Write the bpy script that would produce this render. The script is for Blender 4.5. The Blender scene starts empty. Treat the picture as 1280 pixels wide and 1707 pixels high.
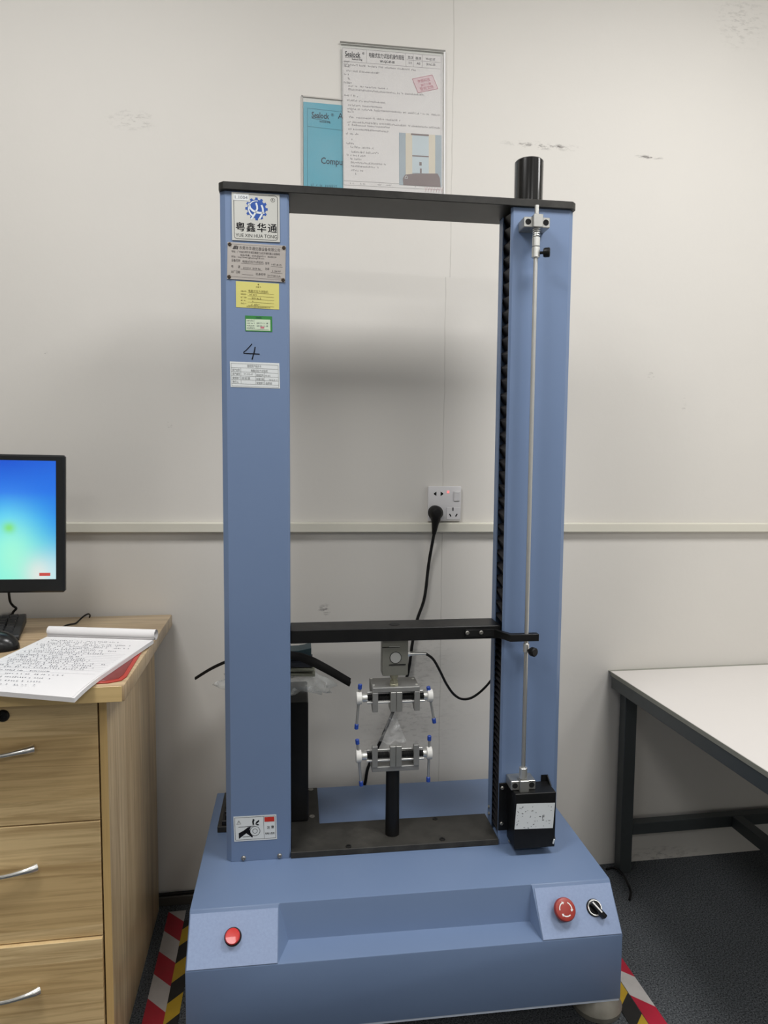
import bpy, bmesh, math, random
from mathutils import Vector, Matrix
random.seed(7)
SC = bpy.context.scene
COL = SC.collection

# ------------------------------------------------------------------ camera
FPX, CX, CY, CAMH = 1135.0, 640.0, 853.5, 1.2
_dn = Vector((-115.0, 14700.0, FPX)).normalized(); UPC = -_dn          # camera space: x right, y down, z forward
def _axis(u): return Vector((u, (-FPX*FPX + 115*u)/14700.0, FPX)).normalized()
XM = _axis(8810.0); YM = UPC.cross(XM)                                  # machine axes
XW = _axis(7260.0); YW = UPC.cross(XW)                                  # room axes
cd = bpy.data.cameras.new('camera'); cam = bpy.data.objects.new('camera', cd); COL.objects.link(cam); SC.camera = cam
cd.sensor_fit = 'HORIZONTAL'; cd.sensor_width = 36.0; cd.lens = 36.0*FPX/1280.0; cd.clip_start = 0.02
rx = Vector((XW.x, YW.x, UPC.x)); dy = Vector((XW.y, YW.y, UPC.y)); fz = Vector((XW.z, YW.z, UPC.z))
cam.matrix_world = Matrix(((rx.x, -dy.x, -fz.x, 0), (rx.y, -dy.y, -fz.y, 0), (rx.z, -dy.z, -fz.z, CAMH), (0, 0, 0, 1)))
DW = 1.8207                                                             # the back wall

# ------------------------------------------------------------------ light
w = bpy.data.worlds.new('world'); SC.world = w; w.use_nodes = True
w.node_tree.nodes['Background'].inputs[0].default_value = (0.9, 0.93, 1, 1)
w.node_tree.nodes['Background'].inputs[1].default_value = 0.05
SC.view_settings.view_transform = 'Standard'; SC.view_settings.look = 'None'
SC.view_settings.gamma = 1.0; SC.view_settings.use_curve_mapping = False
SC.view_settings.exposure = 0.72
def area(name, loc, sx, sy, power, col=(1, 0.99, 0.982), spread=180, rot=(0, 0, 0)):
    l = bpy.data.lights.new(name, 'AREA'); l.shape = 'RECTANGLE'; l.size = sx; l.size_y = sy; l.energy = power; l.color = col
    l.spread = math.radians(spread)
    o = bpy.data.objects.new(name, l); o.location = loc; o.rotation_euler = rot; COL.objects.link(o); return o
# grid of square ceiling panels; two of them hang just in front of the machine, one to each side
for lx_, ly_, lp_ in ((-0.58, 0.66, 15), (1.12, 0.66, 18), (2.55, 0.66, 7), (-0.60, -1.7, 9), (1.05, -1.7, 9), (2.5, -1.7, 5)):
    area('ceiling_panel_light', (lx_, ly_, 2.72), 0.62, 0.52, lp_)

# ------------------------------------------------------------------ pixel -> point helpers (true planes of the place)
def _ray(x, y, F):
    d = Vector((x-CX, y-CY, FPX)); X, Y = (XM, YM) if F is MF else (XW, YW)
    return Vector((d.dot(X), d.dot(Y), d.dot(UPC)))
MROT = Matrix(((XM.dot(XW), YM.dot(XW), 0, 0), (XM.dot(YW), YM.dot(YW), 0, 0), (0, 0, 1, 0), (0, 0, 0, 1)))
WF = Matrix.Identity(4); MF = MROT
def atY(x, y, Y, F=None):
    F = WF if F is None else F; r = _ray(x, y, F); t = Y/r.y; return Vector((r.x*t, Y, CAMH+r.z*t))
def atZ(x, y, z, F=None):
    F = WF if F is None else F; r = _ray(x, y, F); t = (z-CAMH)/r.z; return Vector((r.x*t, r.y*t, z))
def atP(x, y, P0, N, F=None):
    F = WF if F is None else F; r = _ray(x, y, F); C0 = Vector((0, 0, CAMH)); t = (P0-C0).dot(N)/r.dot(N); return C0 + r*t

# ------------------------------------------------------------------ materials
def srgb(r, g, b):
    f = lambda c: (c/255/12.92) if c/255 <= 0.04045 else (((c/255+0.055)/1.055)**2.4)
    return (f(r), f(g), f(b), 1)
class NT:
    def __init__(s, name):
        s.m = bpy.data.materials.new(name); s.m.use_nodes = True; s.t = s.m.node_tree; s.n = s.t.nodes
        s.b = s.n['Principled BSDF']; s.out = s.n['Material Output']
    def new(s, typ, **kw):
        nd = s.n.new(typ)
        for k, v in kw.items(): setattr(nd, k, v)
        return nd
    def link(s, a, b): s.t.links.new(a, b)
    def math(s, op, a, b=None, c=None):
        nd = s.new('ShaderNodeMath', operation=op)
        for i, v in enumerate((a, b, c)):
            if v is None: continue
            if isinstance(v, (int, float)): nd.inputs[i].default_value = v
            else: s.link(v, nd.inputs[i])
        return nd.outputs[0]
    def mix(s, fac, a, b):
        nd = s.new('ShaderNodeMix', data_type='RGBA')
        for i, v in ((0, fac), (6, a), (7, b)):
            if isinstance(v, (int, float, tuple)): nd.inputs[i].default_value = v
            else: s.link(v, nd.inputs[i])
        return nd.outputs[2]
    def noise(s, scale, detail=3, vec=None, rough=0.55, dist=0.0):
        nd = s.new('ShaderNodeTexNoise'); nd.inputs['Scale'].default_value = scale; nd.inputs['Detail'].default_value = detail
        nd.inputs['Roughness'].default_value = rough; nd.inputs['Distortion'].default_value = dist
        s.link(vec if vec else s.co(), nd.inputs['Vector']); return nd.outputs['Fac']
    def co(s, which='Object'):
        if not hasattr(s, '_tc'): s._tc = s.new('ShaderNodeTexCoord')
        return s._tc.outputs[which]
    def pos(s):
        return s.new('ShaderNodeNewGeometry').outputs['Position']
    def mapping(s, vec, scale=(1, 1, 1), loc=(0, 0, 0), rot=(0, 0, 0)):
        nd = s.new('ShaderNodeMapping'); nd.inputs['Scale'].default_value = scale; nd.inputs['Location'].default_value = loc; nd.inputs['Rotation'].default_value = rot
        s.link(vec, nd.inputs['Vector']); return nd.outputs[0]
    def ramp(s, fac, stops, interp='LINEAR'):
        nd = s.new('ShaderNodeValToRGB'); e = nd.color_ramp.elements; nd.color_ramp.interpolation = interp
        while len(e) < len(stops): e.new(0.5)
        for i, (p, c) in enumerate(stops): e[i].position = p; e[i].color = c
        s.link(fac, nd.inputs[0]); return nd.outputs[0]
    def bump(s, h, strength=0.2, dist=0.002):
        nd = s.new('ShaderNodeBump'); nd.inputs['Strength'].default_value = strength; nd.inputs['Distance'].default_value = dist
        s.link(h, nd.inputs['Height']); s.link(nd.outputs[0], s.b.inputs['Normal'])
    def xyz(s, vec):
        nd = s.new('ShaderNodeSeparateXYZ'); s.link(vec, nd.inputs[0]); return nd.outputs
def scale_c(c, k): return (c[0]*k, c[1]*k, c[2]*k, 1)
def M_plain(name, c, rough=0.5, metal=0.0, var=0.08, vs=14, bump=0.0, bs=200, spec=0.5, coat=0.0, alpha=None):
    t = NT(name); n = t.noise(vs, 4)
    t.link(t.mix(n, scale_c(c, 1-var), scale_c(c, 1+var)), t.b.inputs['Base Color'])
    t.b.inputs['Roughness'].default_value = rough; t.b.inputs['Metallic'].default_value = metal
    t.b.inputs['Specular IOR Level'].default_value = spec; t.b.inputs['Coat Weight'].default_value = coat
    if bump: t.bump(t.noise(bs, 3), bump, 0.001)
    return t.m
def M_emit(name, c, e):
    t = NT(name); t.b.inputs['Base Color'].default_value = c; t.b.inputs['Emission Color'].default_value = c; t.b.inputs['Emission Strength'].default_value = e; return t.m

def M_wall():
    t = NT('painted_wall'); p = t.pos(); x, y, z = t.xyz(p)
    big = t.noise(1.3, 3, p); fine = t.noise(60, 4, p)
    c = t.mix(big, srgb(203, 200, 194), srgb(214, 210, 203))
    def blotch(cx, cz, rx, rz, strength, colour, c, sc=40):
        global _unused
        dx = t.math('DIVIDE', t.math('SUBTRACT', x, cx), rx); dz = t.math('DIVIDE', t.math('SUBTRACT', z, cz), rz)
        d = t.math('SQRT', t.math('ADD', t.math('MULTIPLY', dx, dx), t.math('MULTIPLY', dz, dz)))
        m = t.math('SUBTRACT', 1.0, d); m = t.math('MAXIMUM', m, 0.0)
        n = t.noise(sc, 5, t.mapping(p, (1, 1, 3)), 0.7); n = t.math('MAXIMUM', t.math('SUBTRACT', n, 0.5), 0.0)
        m = t.math('MINIMUM', t.math('MULTIPLY', t.math('MULTIPLY', m, n), strength), 1.0)
        return t.mix(m, c, colour)
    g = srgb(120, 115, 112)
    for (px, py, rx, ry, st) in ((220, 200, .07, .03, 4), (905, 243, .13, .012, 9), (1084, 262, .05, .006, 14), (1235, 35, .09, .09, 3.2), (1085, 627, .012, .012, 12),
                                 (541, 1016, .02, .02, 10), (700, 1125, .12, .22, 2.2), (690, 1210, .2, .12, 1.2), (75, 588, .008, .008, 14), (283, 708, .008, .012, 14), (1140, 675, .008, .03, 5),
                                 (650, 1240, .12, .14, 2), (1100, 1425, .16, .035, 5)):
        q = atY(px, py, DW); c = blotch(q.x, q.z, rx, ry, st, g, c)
    # joint line between two wall boards, filled and painted over
    jx = atY(741, 600, DW).x; jn = t.math('MULTIPLY', t.math('SUBTRACT', t.noise(6, 3, t.mapping(p, (0, 0, 1))), 0.5), 0.012)
    up = t.math('GREATER_THAN', z, atY(745, 462, DW).z)
    off = t.math('MULTIPLY', up, 0.012)
    d = t.math('ABSOLUTE', t.math('SUBTRACT', t.math('SUBTRACT', t.math('SUBTRACT', x, jx), jn), off))
    line = t.math('LESS_THAN', d, 0.0011); ln = t.noise(9, 2, t.mapping(p, (0, 0, 1))); line = t.math('MULTIPLY', line, t.math('MULTIPLY', ln, 0.6))
    c = t.mix(line, c, srgb(120, 115, 105))
    t.link(c, t.b.inputs['Base Color']); t.b.inputs['Roughness'].default_value = 0.62; t.b.inputs['Specular IOR Level'].default_value = 0.3
    t.bump(t.math('ADD', fine, t.math('MULTIPLY', t.noise(5, 3, p), 2.0)), 0.12, 0.002)
    return t.m
def M_carpet():
    t = NT('charcoal_carpet'); p = t.pos()
    n = t.noise(280, 4, p, 0.7); b = t.noise(4, 3, p); f = t.noise(90, 3, p)
    c = t.ramp(n, [(0.36, srgb(26, 28, 30)), (0.64, srgb(128, 132, 136))])
    c = t.mix(t.math('MULTIPLY', b, 0.5), c, srgb(52, 55, 57))
    t.link(c, t.b.inputs['Base Color']); t.b.inputs['Roughness'].default_value = 0.95; t.b.inputs['Specular IOR Level'].default_value = 0.1
    t.bump(t.math('ADD', n, f), 0.8, 0.004); return t.m
def M_wood(name, along='x', across='z', board=0.055, tones=((158, 130, 84), (188, 160, 110)), seed=0.0, knots=True, dark=0.5):
    t = NT(name); p = t.pos(); xyz = dict(zip('xyz', t.xyz(p)))
    a, c_ = xyz[along], xyz[across]
    wob = t.math('MULTIPLY', t.noise(2.2, 2, p), 0.012)
    bi = t.math('FLOOR', t.math('DIVIDE', t.math('ADD', t.math('ADD', c_, wob), seed), board))
    wn = t.new('ShaderNodeTexWhiteNoise', noise_dimensions='1D'); t.link(t.math('ADD', bi, seed*13+3), wn.inputs['W'])
    tone = t.ramp(wn.outputs['Value'], [(0.0, srgb(*tones[0])), (1.0, srgb(*tones[1]))])
    cmb = t.new('ShaderNodeCombineXYZ'); t.link(t.math('MULTIPLY', a, 1.0), cmb.inputs[0]); t.link(t.math('MULTIPLY', c_, 24.0), cmb.inputs[1]); t.link(t.math('MULTIPLY', bi, 2.7), cmb.inputs[2])
    g1 = t.noise(3.2, 6, cmb.outputs[0], 0.62, 0.7)
    cmb2 = t.new('ShaderNodeCombineXYZ'); t.link(t.math('MULTIPLY', a, 3.0), cmb2.inputs[0]); t.link(t.math('MULTIPLY', c_, 160.0), cmb2.inputs[1]); t.link(bi, cmb2.inputs[2])
    g2 = t.noise(3.0, 4, cmb2.outputs[0])
    k = t.math('MULTIPLY', t.ramp_val(g1), dark) if hasattr(t, 'ramp_val') else t.math('MULTIPLY', t.ramp(g1, [(0.42, (0, 0, 0, 1)), (0.62, (1, 1, 1, 1))]), dark)
    c = t.mix(k, tone, srgb(tones[0][0]-50, tones[0][1]-52, tones[0][2]-46))
    c = t.mix(t.math('MULTIPLY', g2, 0.22), c, srgb(tones[0][0]-50, tones[0][1]-50, tones[0][2]-40))
    t.link(c, t.b.inputs['Base Color']); t.b.inputs['Roughness'].default_value = 0.42; t.b.inputs['Coat Weight'].default_value = 0.15
    t.bump(g2, 0.06, 0.0008); return t.m
def M_paint():
    t = NT('blue_grey_paint'); n = t.noise(3, 4); f = t.noise(160, 3); s = t.noise(36, 6, rough=0.7)
    c = t.mix(n, srgb(104, 124, 157), srgb(112, 132, 164))
    chip = t.ramp(s, [(0.74, (0, 0, 0, 1)), (0.76, (1, 1, 1, 1))])
    c = t.mix(chip, c, srgb(60, 66, 80))
    t.link(c, t.b.inputs['Base Color']); t.b.inputs['Roughness'].default_value = 0.42; t.b.inputs['Specular IOR Level'].default_value = 0.45
    t.bump(f, 0.05, 0.0006); return t.m
def M_panel():
    t = NT('brushed_blue_grey_panel'); f = t.noise(220, 4); n = t.noise(9, 3)
    c = t.mix(f, srgb(128, 146, 180), srgb(150, 168, 200)); c = t.mix(t.math('MULTIPLY', n, .4), c, srgb(140, 152, 180))
    t.link(c, t.b.inputs['Base Color']); t.b.inputs['Roughness'].default_value = 0.38; t.b.inputs['Metallic'].default_value = 0.15; return t.m
def M_black(name, rough=0.4, dust=0.35, c=(16, 17, 18)):
    t = NT(name); n = t.noise(26, 6, rough=.7); f = t.noise(4, 2)
    k = t.math('MULTIPLY', t.math('MULTIPLY', n, f), dust)
    cc = t.mix(k, srgb(*c), srgb(125, 122, 115)); t.link(cc, t.b.inputs['Base Color'])
    t.link(t.math('ADD', t.math('MULTIPLY', n, .2), rough-.1), t.b.inputs['Roughness']); t.b.inputs['Specular IOR Level'].default_value = 0.25; return t.m
def M_screen(x0, x1, z0, z1):
    t = NT('lit_screen'); x, y, z = t.xyz(t.pos())
    u = t.math('DIVIDE', t.math('SUBTRACT', x, x0), x1-x0); v = t.math('DIVIDE', t.math('SUBTRACT', z, z0), z1-z0)   # u from logo to right edge, v from bottom
    c = t.ramp(v, [(0.0, srgb(120, 240, 225)), (0.28, srgb(95, 235, 235)), (0.5, srgb(60, 200, 250)), (0.72, srgb(30, 120, 235)), (1.0, srgb(8, 78, 205))])
    # darker blue to the right in the middle
    c = t.mix(t.math('MULTIPLY', t.math('MULTIPLY', u, t.math('SUBTRACT', 1.15, t.math('ABSOLUTE', t.math('SUBTRACT', v, 0.55)))), 0.62), c, srgb(24, 110, 225))
    def glow(cu, cv, ru, rv, col, st, c):
        du = t.math('DIVIDE', t.math('SUBTRACT', u, cu), ru); dv = t.math('DIVIDE', t.math('SUBTRACT', v, cv), rv)
        d = t.math('ADD', t.math('MULTIPLY', du, du), t.math('MULTIPLY', dv, dv))
        m = t.math('MULTIPLY', t.math('POWER', 2.718, t.math('MULTIPLY', d, -1.0)), st); return t.mix(m, c, col)
    c = glow(0.05, 0.2, 0.55, 0.3, srgb(170, 250, 215), 0.8, c)
    c = glow(0.62, 0.02, 0.35, 0.16, srgb(235, 232, 225), 0.85, c)
    c = glow(1.02, 0.0, 0.3, 0.2, srgb(210, 235, 240), 0.7, c)
    c = glow(0.0, 0.42, 0.13, 0.045, srgb(130, 225, 70), 0.8, c)
    t.b.inputs['Base Color'].default_value = (0.01, 0.01, 0.01, 1); t.b.inputs['Roughness'].default_value = 0.3
    t.link(c, t.b.inputs['Emission Color']); t.b.inputs['Emission Strength'].default_value = 0.60; return t.m
def M_tape(name, ca, cb, pitch, sgn, phase=0.0):
    t = NT(name); x, y, z = t.xyz(t.pos())
    s = t.math('ADD', t.math('MULTIPLY', x, sgn*1.0), y); s = t.math('FRACT', t.math('DIVIDE', t.math('ADD', s, phase+10*pitch), pitch))
    k = t.math('GREATER_THAN', s, 0.5); c = t.mix(k, ca, cb)
    c = t.mix(t.math('MULTIPLY', t.noise(30, 5), 0.35), c, srgb(70, 66, 62))
    t.link(c, t.b.inputs['Base Color']); t.b.inputs['Roughness'].default_value = 0.45; return t.m
def M_film(name, tint=(1, 1, 1, 1), opac=0.14, rough=0.12, crinkle=60):
    t = NT(name); tr = t.new('ShaderNodeBsdfTransparent'); tr.inputs[0].default_value = (0.96, 0.97, 0.97, 1)
    t.b.inputs['Base Color'].default_value = tint; t.b.inputs['Roughness'].default_value = rough; t.b.inputs['Specular IOR Level'].default_value = 0.9
    mx = t.new('ShaderNodeMixShader'); n = t.noise(crinkle, 4)
    t.link(t.ramp(n, [(0.35, (opac*.4,)*3+(1,)), (0.6, (opac,)*3+(1,)), (0.72, (min(1, opac*3.2),)*3+(1,))]), mx.inputs[0])
    t.link(tr.outputs[0], mx.inputs[1]); t.link(t.b.outputs[0], mx.inputs[2]); t.link(mx.outputs[0], t.out.inputs[0])
    t.bump(t.noise(crinkle*.6, 4), 0.6, 0.004); return t.m

MT = dict(
    wall=M_wall(), carpet=M_carpet(), paint=M_paint(), panel=M_panel(),
    ceil=M_plain('ceiling_white', srgb(225, 224, 220), .8, var=.02),
    rail=M_plain('cream_plastic', srgb(208, 205, 192), .4, var=.04, vs=4),
    white=M_plain('white_plastic', srgb(228, 227, 225), .35, var=.02),
    knobwhite=M_plain('white_lacquer', srgb(215, 214, 210), .35, var=.08, vs=60),
    black=M_black('black_enamel', .4, .10, (7, 8, 10)), blackmatte=M_black('black_steel_plate', .5, .55, (15, 15, 14)), blackdusty=M_black('dusty_black_bar', .38, .4, (13, 13, 13)),
    rubber=M_plain('black_rubber', srgb(15, 14, 14), .55, var=.2, vs=40, spec=.3),
    bellows=M_plain('black_bellows_fabric', srgb(26, 25, 28), .5, var=.25, spec=.3, vs=30),
    tube=M_plain('gloss_black_tube', srgb(14, 13, 13), .2, var=.3, vs=20, coat=.5),
    alu=M_plain('cast_aluminium', srgb(176, 176, 172), .38, .85, var=.1, vs=60, bump=.05, bs=300),
    bright=M_plain('bright_metal', srgb(222, 222, 218), .30, .8, var=.05),
    steel=M_plain('polished_rod_steel', srgb(205, 205, 202), .32, .85, var=.06),
    nickel=M_plain('nickel_load_cell', srgb(132, 132, 124), .4, .6, var=.08, vs=50),
    dull=M_plain('dull_aluminium', srgb(150, 150, 148), .5, .7, var=.14, vs=90, bump=.05, bs=400),
    brass=M_plain('pale_zinc_nut', srgb(190, 188, 165), .35, .8),
    screw=M_plain('worn_screw_metal', srgb(150, 148, 142), .4, .8, var=.2, vs=200),
    bluecap=M_plain('blue_vinyl_cap', srgb(34, 66, 150), .4, var=.06),
    red=M_plain('red_button_plastic', srgb(158, 52, 42), .4, var=.08, vs=60), redlens=M_plain('red_lens', srgb(214, 38, 30), .25, var=.06, vs=200, coat=.4),
    paper=M_plain('white_paper', srgb(224, 222, 222), .75, var=.02), paperpink=M_plain('printed_sheet', srgb(214, 207, 204), .6, var=.02),
    ink=M_plain('black_ink', srgb(16, 16, 22), .8, spec=.15), greyink=M_plain('grey_print', srgb(112, 106, 106), .7), faintink=M_plain('faint_pen_writing', srgb(96, 98, 112), .7),
    pink=M_plain('pink_stamp_paper', srgb(212, 186, 188), .7), pinkink=M_plain('red_stamp_ink', srgb(186, 110, 122), .7),
    teal=M_plain('teal_cover_sheet', srgb(92, 160, 178), .5, var=.04), tealink=M_plain('dark_blue_print', srgb(18, 44, 62), .6),
    darkteal=M_plain('dark_teal_card', srgb(42, 62, 68), .5, var=.1), olive=M_plain('pale_green_card', srgb(120, 122, 108), .6, var=.1), navy=M_plain('navy_card', srgb(22, 26, 36), .5),
    silver=M_plain('silver_sign_face', srgb(190, 190, 184), .35, .35, var=.05), plate=M_plain('satin_name_plate', srgb(172, 166, 160), .38, .45, var=.08, vs=30),
    logoblue=M_plain('logo_blue', srgb(22, 72, 152), .45, var=.03), swoosh=M_plain('logo_white', srgb(208, 214, 218), .4, .2),
    yellow=M_plain('yellow_label', srgb(203, 196, 112), .6, var=.03), yink=M_plain('olive_ink', srgb(104, 92, 40), .7),
    green=M_plain('green_label', srgb(40, 122, 52), .5, var=.25, vs=30), greenpale=M_plain('pale_green_field', srgb(196, 210, 186), .6),
    tag=M_plain('label_white', srgb(212, 216, 216), .6, var=.03), redprint=M_plain('red_print', srgb(190, 42, 24), .55, var=.1),
    holemat=M_plain('dark_hole', srgb(8, 8, 8), .9), chrome=M_plain('chrome', srgb(235, 235, 232), .24, 1.0, var=.02),
    bezel=M_plain('monitor_bezel_plastic', srgb(22, 24, 26), .3, var=.05), key=M_plain('keycap_plastic', srgb(26, 28, 30), .5), keycase=M_plain('keyboard_plastic', srgb(30, 33, 35), .5, var=.08),
    mouse=M_plain('mouse_gloss_black', srgb(14, 15, 16), .25), redboard=M_plain('red_translucent_folder', srgb(120, 32, 30), .3, var=.12, vs=6), rededge=M_plain('red_folder_edge', srgb(176, 52, 40), .35),
    desk_top=M_wood('desk_top_pine', 'x', 'y', .075, ((190, 166, 130), (212, 190, 154)), .31), desk_front=M_wood('drawer_pine', 'x', 'z', .062, ((214, 184, 132), (238, 212, 162)), .113, dark=.62),
    desk_side=M_wood('side_panel_pine', 'z', 'y', .035, ((200, 174, 134), (226, 202, 162)), .4, dark=.5), desk_edge=M_wood('edge_pine', 'x', 'z', .2, ((214, 184, 128), (222, 194, 138)), .5, dark=.2),
    laminate=M_plain('white_laminate', srgb(210, 206, 202), .3, var=.015, vs=3), lam_edge=M_plain('laminate_edge', srgb(138, 138, 128), .6, var=.1, vs=60),
    frame=M_plain('grey_steel_tube', srgb(72, 77, 78), .42, .3, var=.08, vs=40), led=M_emit('indicator_glow', srgb(240, 120, 120), .6),
    film=M_film('clear_film', opac=.24), bag=M_film('crumpled_plastic_bag', (0.8, 0.82, 0.82, 1), .30, .2, 38), sleeve=M_film('document_sleeve', (1, 1, 1, 1), .04, .15, 8),
    photo_bg=M_plain('photo_print_grey', srgb(158, 166, 172), .6, var=.1, vs=20), photo_col=M_plain('photo_print_cream', srgb(206, 194, 176), .6), photo_base=M_plain('photo_print_taupe', srgb(124, 108, 106), .6), photo_lt=M_plain('photo_print_pale', srgb(186, 194, 198), .6),
    footm=M_plain('dirty_cast_foot', srgb(150, 146, 136), .45, .5, var=.35, vs=30), sock=M_plain('socket_white', srgb(206, 204, 204), .35, var=.02),
    tape_rw=M_tape('red_white_tape', srgb(196, 190, 186), srgb(178, 22, 46), .147, 1.0, .1244), tape_rw_b=M_tape('red_white_tape_b', srgb(205, 200, 196), srgb(190, 22, 56), .175, 1.0, .1535),
    tape_yb=M_tape('yellow_black_tape', srgb(196, 160, 34), srgb(20, 20, 20), .12, -1.0, .03),
    bareedge=M_plain('bright_bare_edge', srgb(190, 200, 215), .4),
)

# ------------------------------------------------------------------ mesh helpers
def T(M, p): return (M @ Vector(p)) if M is not None else Vector(p)
def box(bm, x0, x1, y0, y1, z0, z1, bev=0.0, M=None, seg=1):
    v = [bm.verts.new(T(M, (x, y, z))) for x in (x0, x1) for y in (y0, y1) for z in (z0, z1)]
    fs = [bm.faces.new([v[i] for i in q]) for q in ((0, 1, 3, 2), (4, 6, 7, 5), (0, 4, 5, 1), (2, 3, 7, 6), (0, 2, 6, 4), (1, 5, 7, 3))]
    if bev > 0:
        es = list({e for f in fs for e in f.edges})
        bmesh.ops.bevel(bm, geom=es, offset=bev, segments=seg, profile=.5, affect='EDGES', clamp_overlap=True)
    return bm
def prism(bm, poly, a, b, axis='x', bev=0.0, M=None, seg=1):
    mk = {'x': lambda p, t: (t, p[0], p[1]), 'y': lambda p, t: (p[0], t, p[1]), 'z': lambda p, t: (p[0], p[1], t)}[axis]
    A = [bm.verts.new(T(M, mk(p, a))) for p in poly]; B = [bm.verts.new(T(M, mk(p, b))) for p in poly]
    n = len(poly); fs = [bm.faces.new(A[::-1]), bm.faces.new(B)] + [bm.faces.new((A[i], A[(i+1) % n], B[(i+1) % n], B[i])) for i in range(n)]
    bmesh.ops.recalc_face_normals(bm, faces=fs)
    if bev > 0: bmesh.ops.bevel(bm, geom=list({e for f in fs for e in f.edges}), offset=bev, segments=seg, profile=.5, affect='EDGES', clamp_overlap=True)
    return bm
def basis(d):
    d = Vector(d).normalized(); a = Vector((0, 0, 1)) if abs(d.z) < .9 else Vector((1, 0, 0)); u = d.cross(a).normalized(); return d, u, d.cross(u)
def lathe(bm, prof, p0, d, seg=24):
    """prof: list of (distance along d, radius)"""
    d, u, v = basis(d); p0 = Vector(p0); rings = []
    for t, r in prof:
        if r < 1e-6: rings.append([bm.verts.new(p0 + d*t)])
        else: rings.append([bm.verts.new(p0 + d*t + u*(r*math.cos(2*math.pi*i/seg)) + v*(r*math.sin(2*math.pi*i/seg))) for i in range(seg)])
    fs = []
    for A, B in zip(rings, rings[1:]):
        for i in range(seg):
            j = (i+1) % seg
            if len(A) == 1 and len(B) == 1: continue
            if len(A) == 1: fs.append(bm.faces.new((A[0], B[j], B[i])))
            elif len(B) == 1: fs.append(bm.faces.new((A[i], A[j], B[0])))
            else: fs.append(bm.faces.new((A[i], A[j], B[j], B[i])))
    if len(rings[0]) > 1: fs.append(bm.faces.new(rings[0][::-1]))
    if len(rings[-1]) > 1: fs.append(bm.faces.new(rings[-1]))
    bmesh.ops.recalc_face_normals(bm, faces=fs); return bm
def cyl(bm, a, b, r, r2=None, seg=20, ch=0.0):
    a, b = Vector(a), Vector(b); L = (b-a).length; r2 = r if r2 is None else r2
    pr = [(0, r-ch), (ch, r), (L-ch, r2), (L, r2-ch)] if ch else [(0, r), (L, r2)]
    return lathe(bm, pr, a, b-a, seg)
def smooth_path(pts, n=8):
    P = [Vector(p) for p in pts]; out = []
    Q = [P[0]*2-P[1]] + P + [P[-1]*2-P[-2]]
    for i in range(1, len(Q)-2):
        a, b, c, d = Q[i-1:i+3]
        for k in range(n):
            t = k/n; out.append(.5*((2*b)+(c-a)*t+(2*a-5*b+4*c-d)*t*t+(3*b-a-3*c+d)*t*t*t))
    out.append(P[-1]); return out
def tube(bm, pts, r, seg=8, n=8, smooth=True, rad=None):
    P = smooth_path(pts, n) if smooth else [Vector(p) for p in pts]
    rings = []; prev = None
    for i, p in enumerate(P):
        d = (P[min(i+1, len(P)-1)]-P[max(i-1, 0)]).normalized()
        if prev is None: _, u, _ = basis(d)
        else: u = (prev - d*prev.dot(d)).normalized()
        prev = u; v = d.cross(u); rr = rad(i/(len(P)-1)) if rad else r
        rings.append([bm.verts.new(p+u*rr*math.cos(2*math.pi*k/seg)+v*rr*math.sin(2*math.pi*k/seg)) for k in range(seg)])
    fs = []
    for A, B in zip(rings, rings[1:]): fs += [bm.faces.new((A[k], A[(k+1) % seg], B[(k+1) % seg], B[k])) for k in range(seg)]
    fs += [bm.faces.new(rings[0][::-1]), bm.faces.new(rings[-1])]
    bmesh.ops.recalc_face_normals(bm, faces=fs); return bm
FR = {}; WM = {}
def _link(o, parent, F, world):
    COL.objects.link(o)
    FR[o] = F; WM[o] = world
    if parent is not None:
        o.parent = parent; o.matrix_parent_inverse = Matrix.Identity(4); o.matrix_basis = WM[parent].inverted() @ world
    else: o.matrix_world = world
def props(o, label=None, cat=None, group=None, kind=None):
    for k, v in (('label', label), ('category', cat), ('group', group), ('kind', kind)):
        if v: o[k] = v
    return o
def O(name, bm, mat, parent=None, F=None, label=None, cat=None, group=None, kind=None, flat=False, ang=32):
    F = F if F is not None else (FR[parent] if parent is not None else WF)
    bm.normal_update()
    xs = [v.co for v in bm.verts]
    lo = Vector((min(c.x for c in xs), min(c.y for c in xs), min(c.z for c in xs))); hi = Vector((max(c.x for c in xs), max(c.y for c in xs), max(c.z for c in xs)))
    c = Vector(((lo.x+hi.x)/2, (lo.y+hi.y)/2, lo.z))
    for v in bm.verts: v.co -= c
    lim = math.radians(ang)
    for f in bm.faces: f.smooth = not flat
    for e in bm.edges:
        if len(e.link_faces) == 2 and e.calc_face_angle(0) > lim: e.smooth = False
    me = bpy.data.meshes.new(name); bm.to_mesh(me); bm.free()
    me.materials.append(MT[mat] if isinstance(mat, str) else mat)
    o = bpy.data.objects.new(name, me); _link(o, parent, F, F @ Matrix.Translation(c))
    return props(o, label, cat, group, kind)
def E(name, p, parent=None, F=None, **kw):
    F = F if F is not None else (FR[parent] if parent is not None else WF)
    o = bpy.data.objects.new(name, None); o.empty_display_size = .05; _link(o, parent, F, F @ Matrix.Translation(Vector(p))); return props(o, **kw)
NB = bmesh.new
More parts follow.
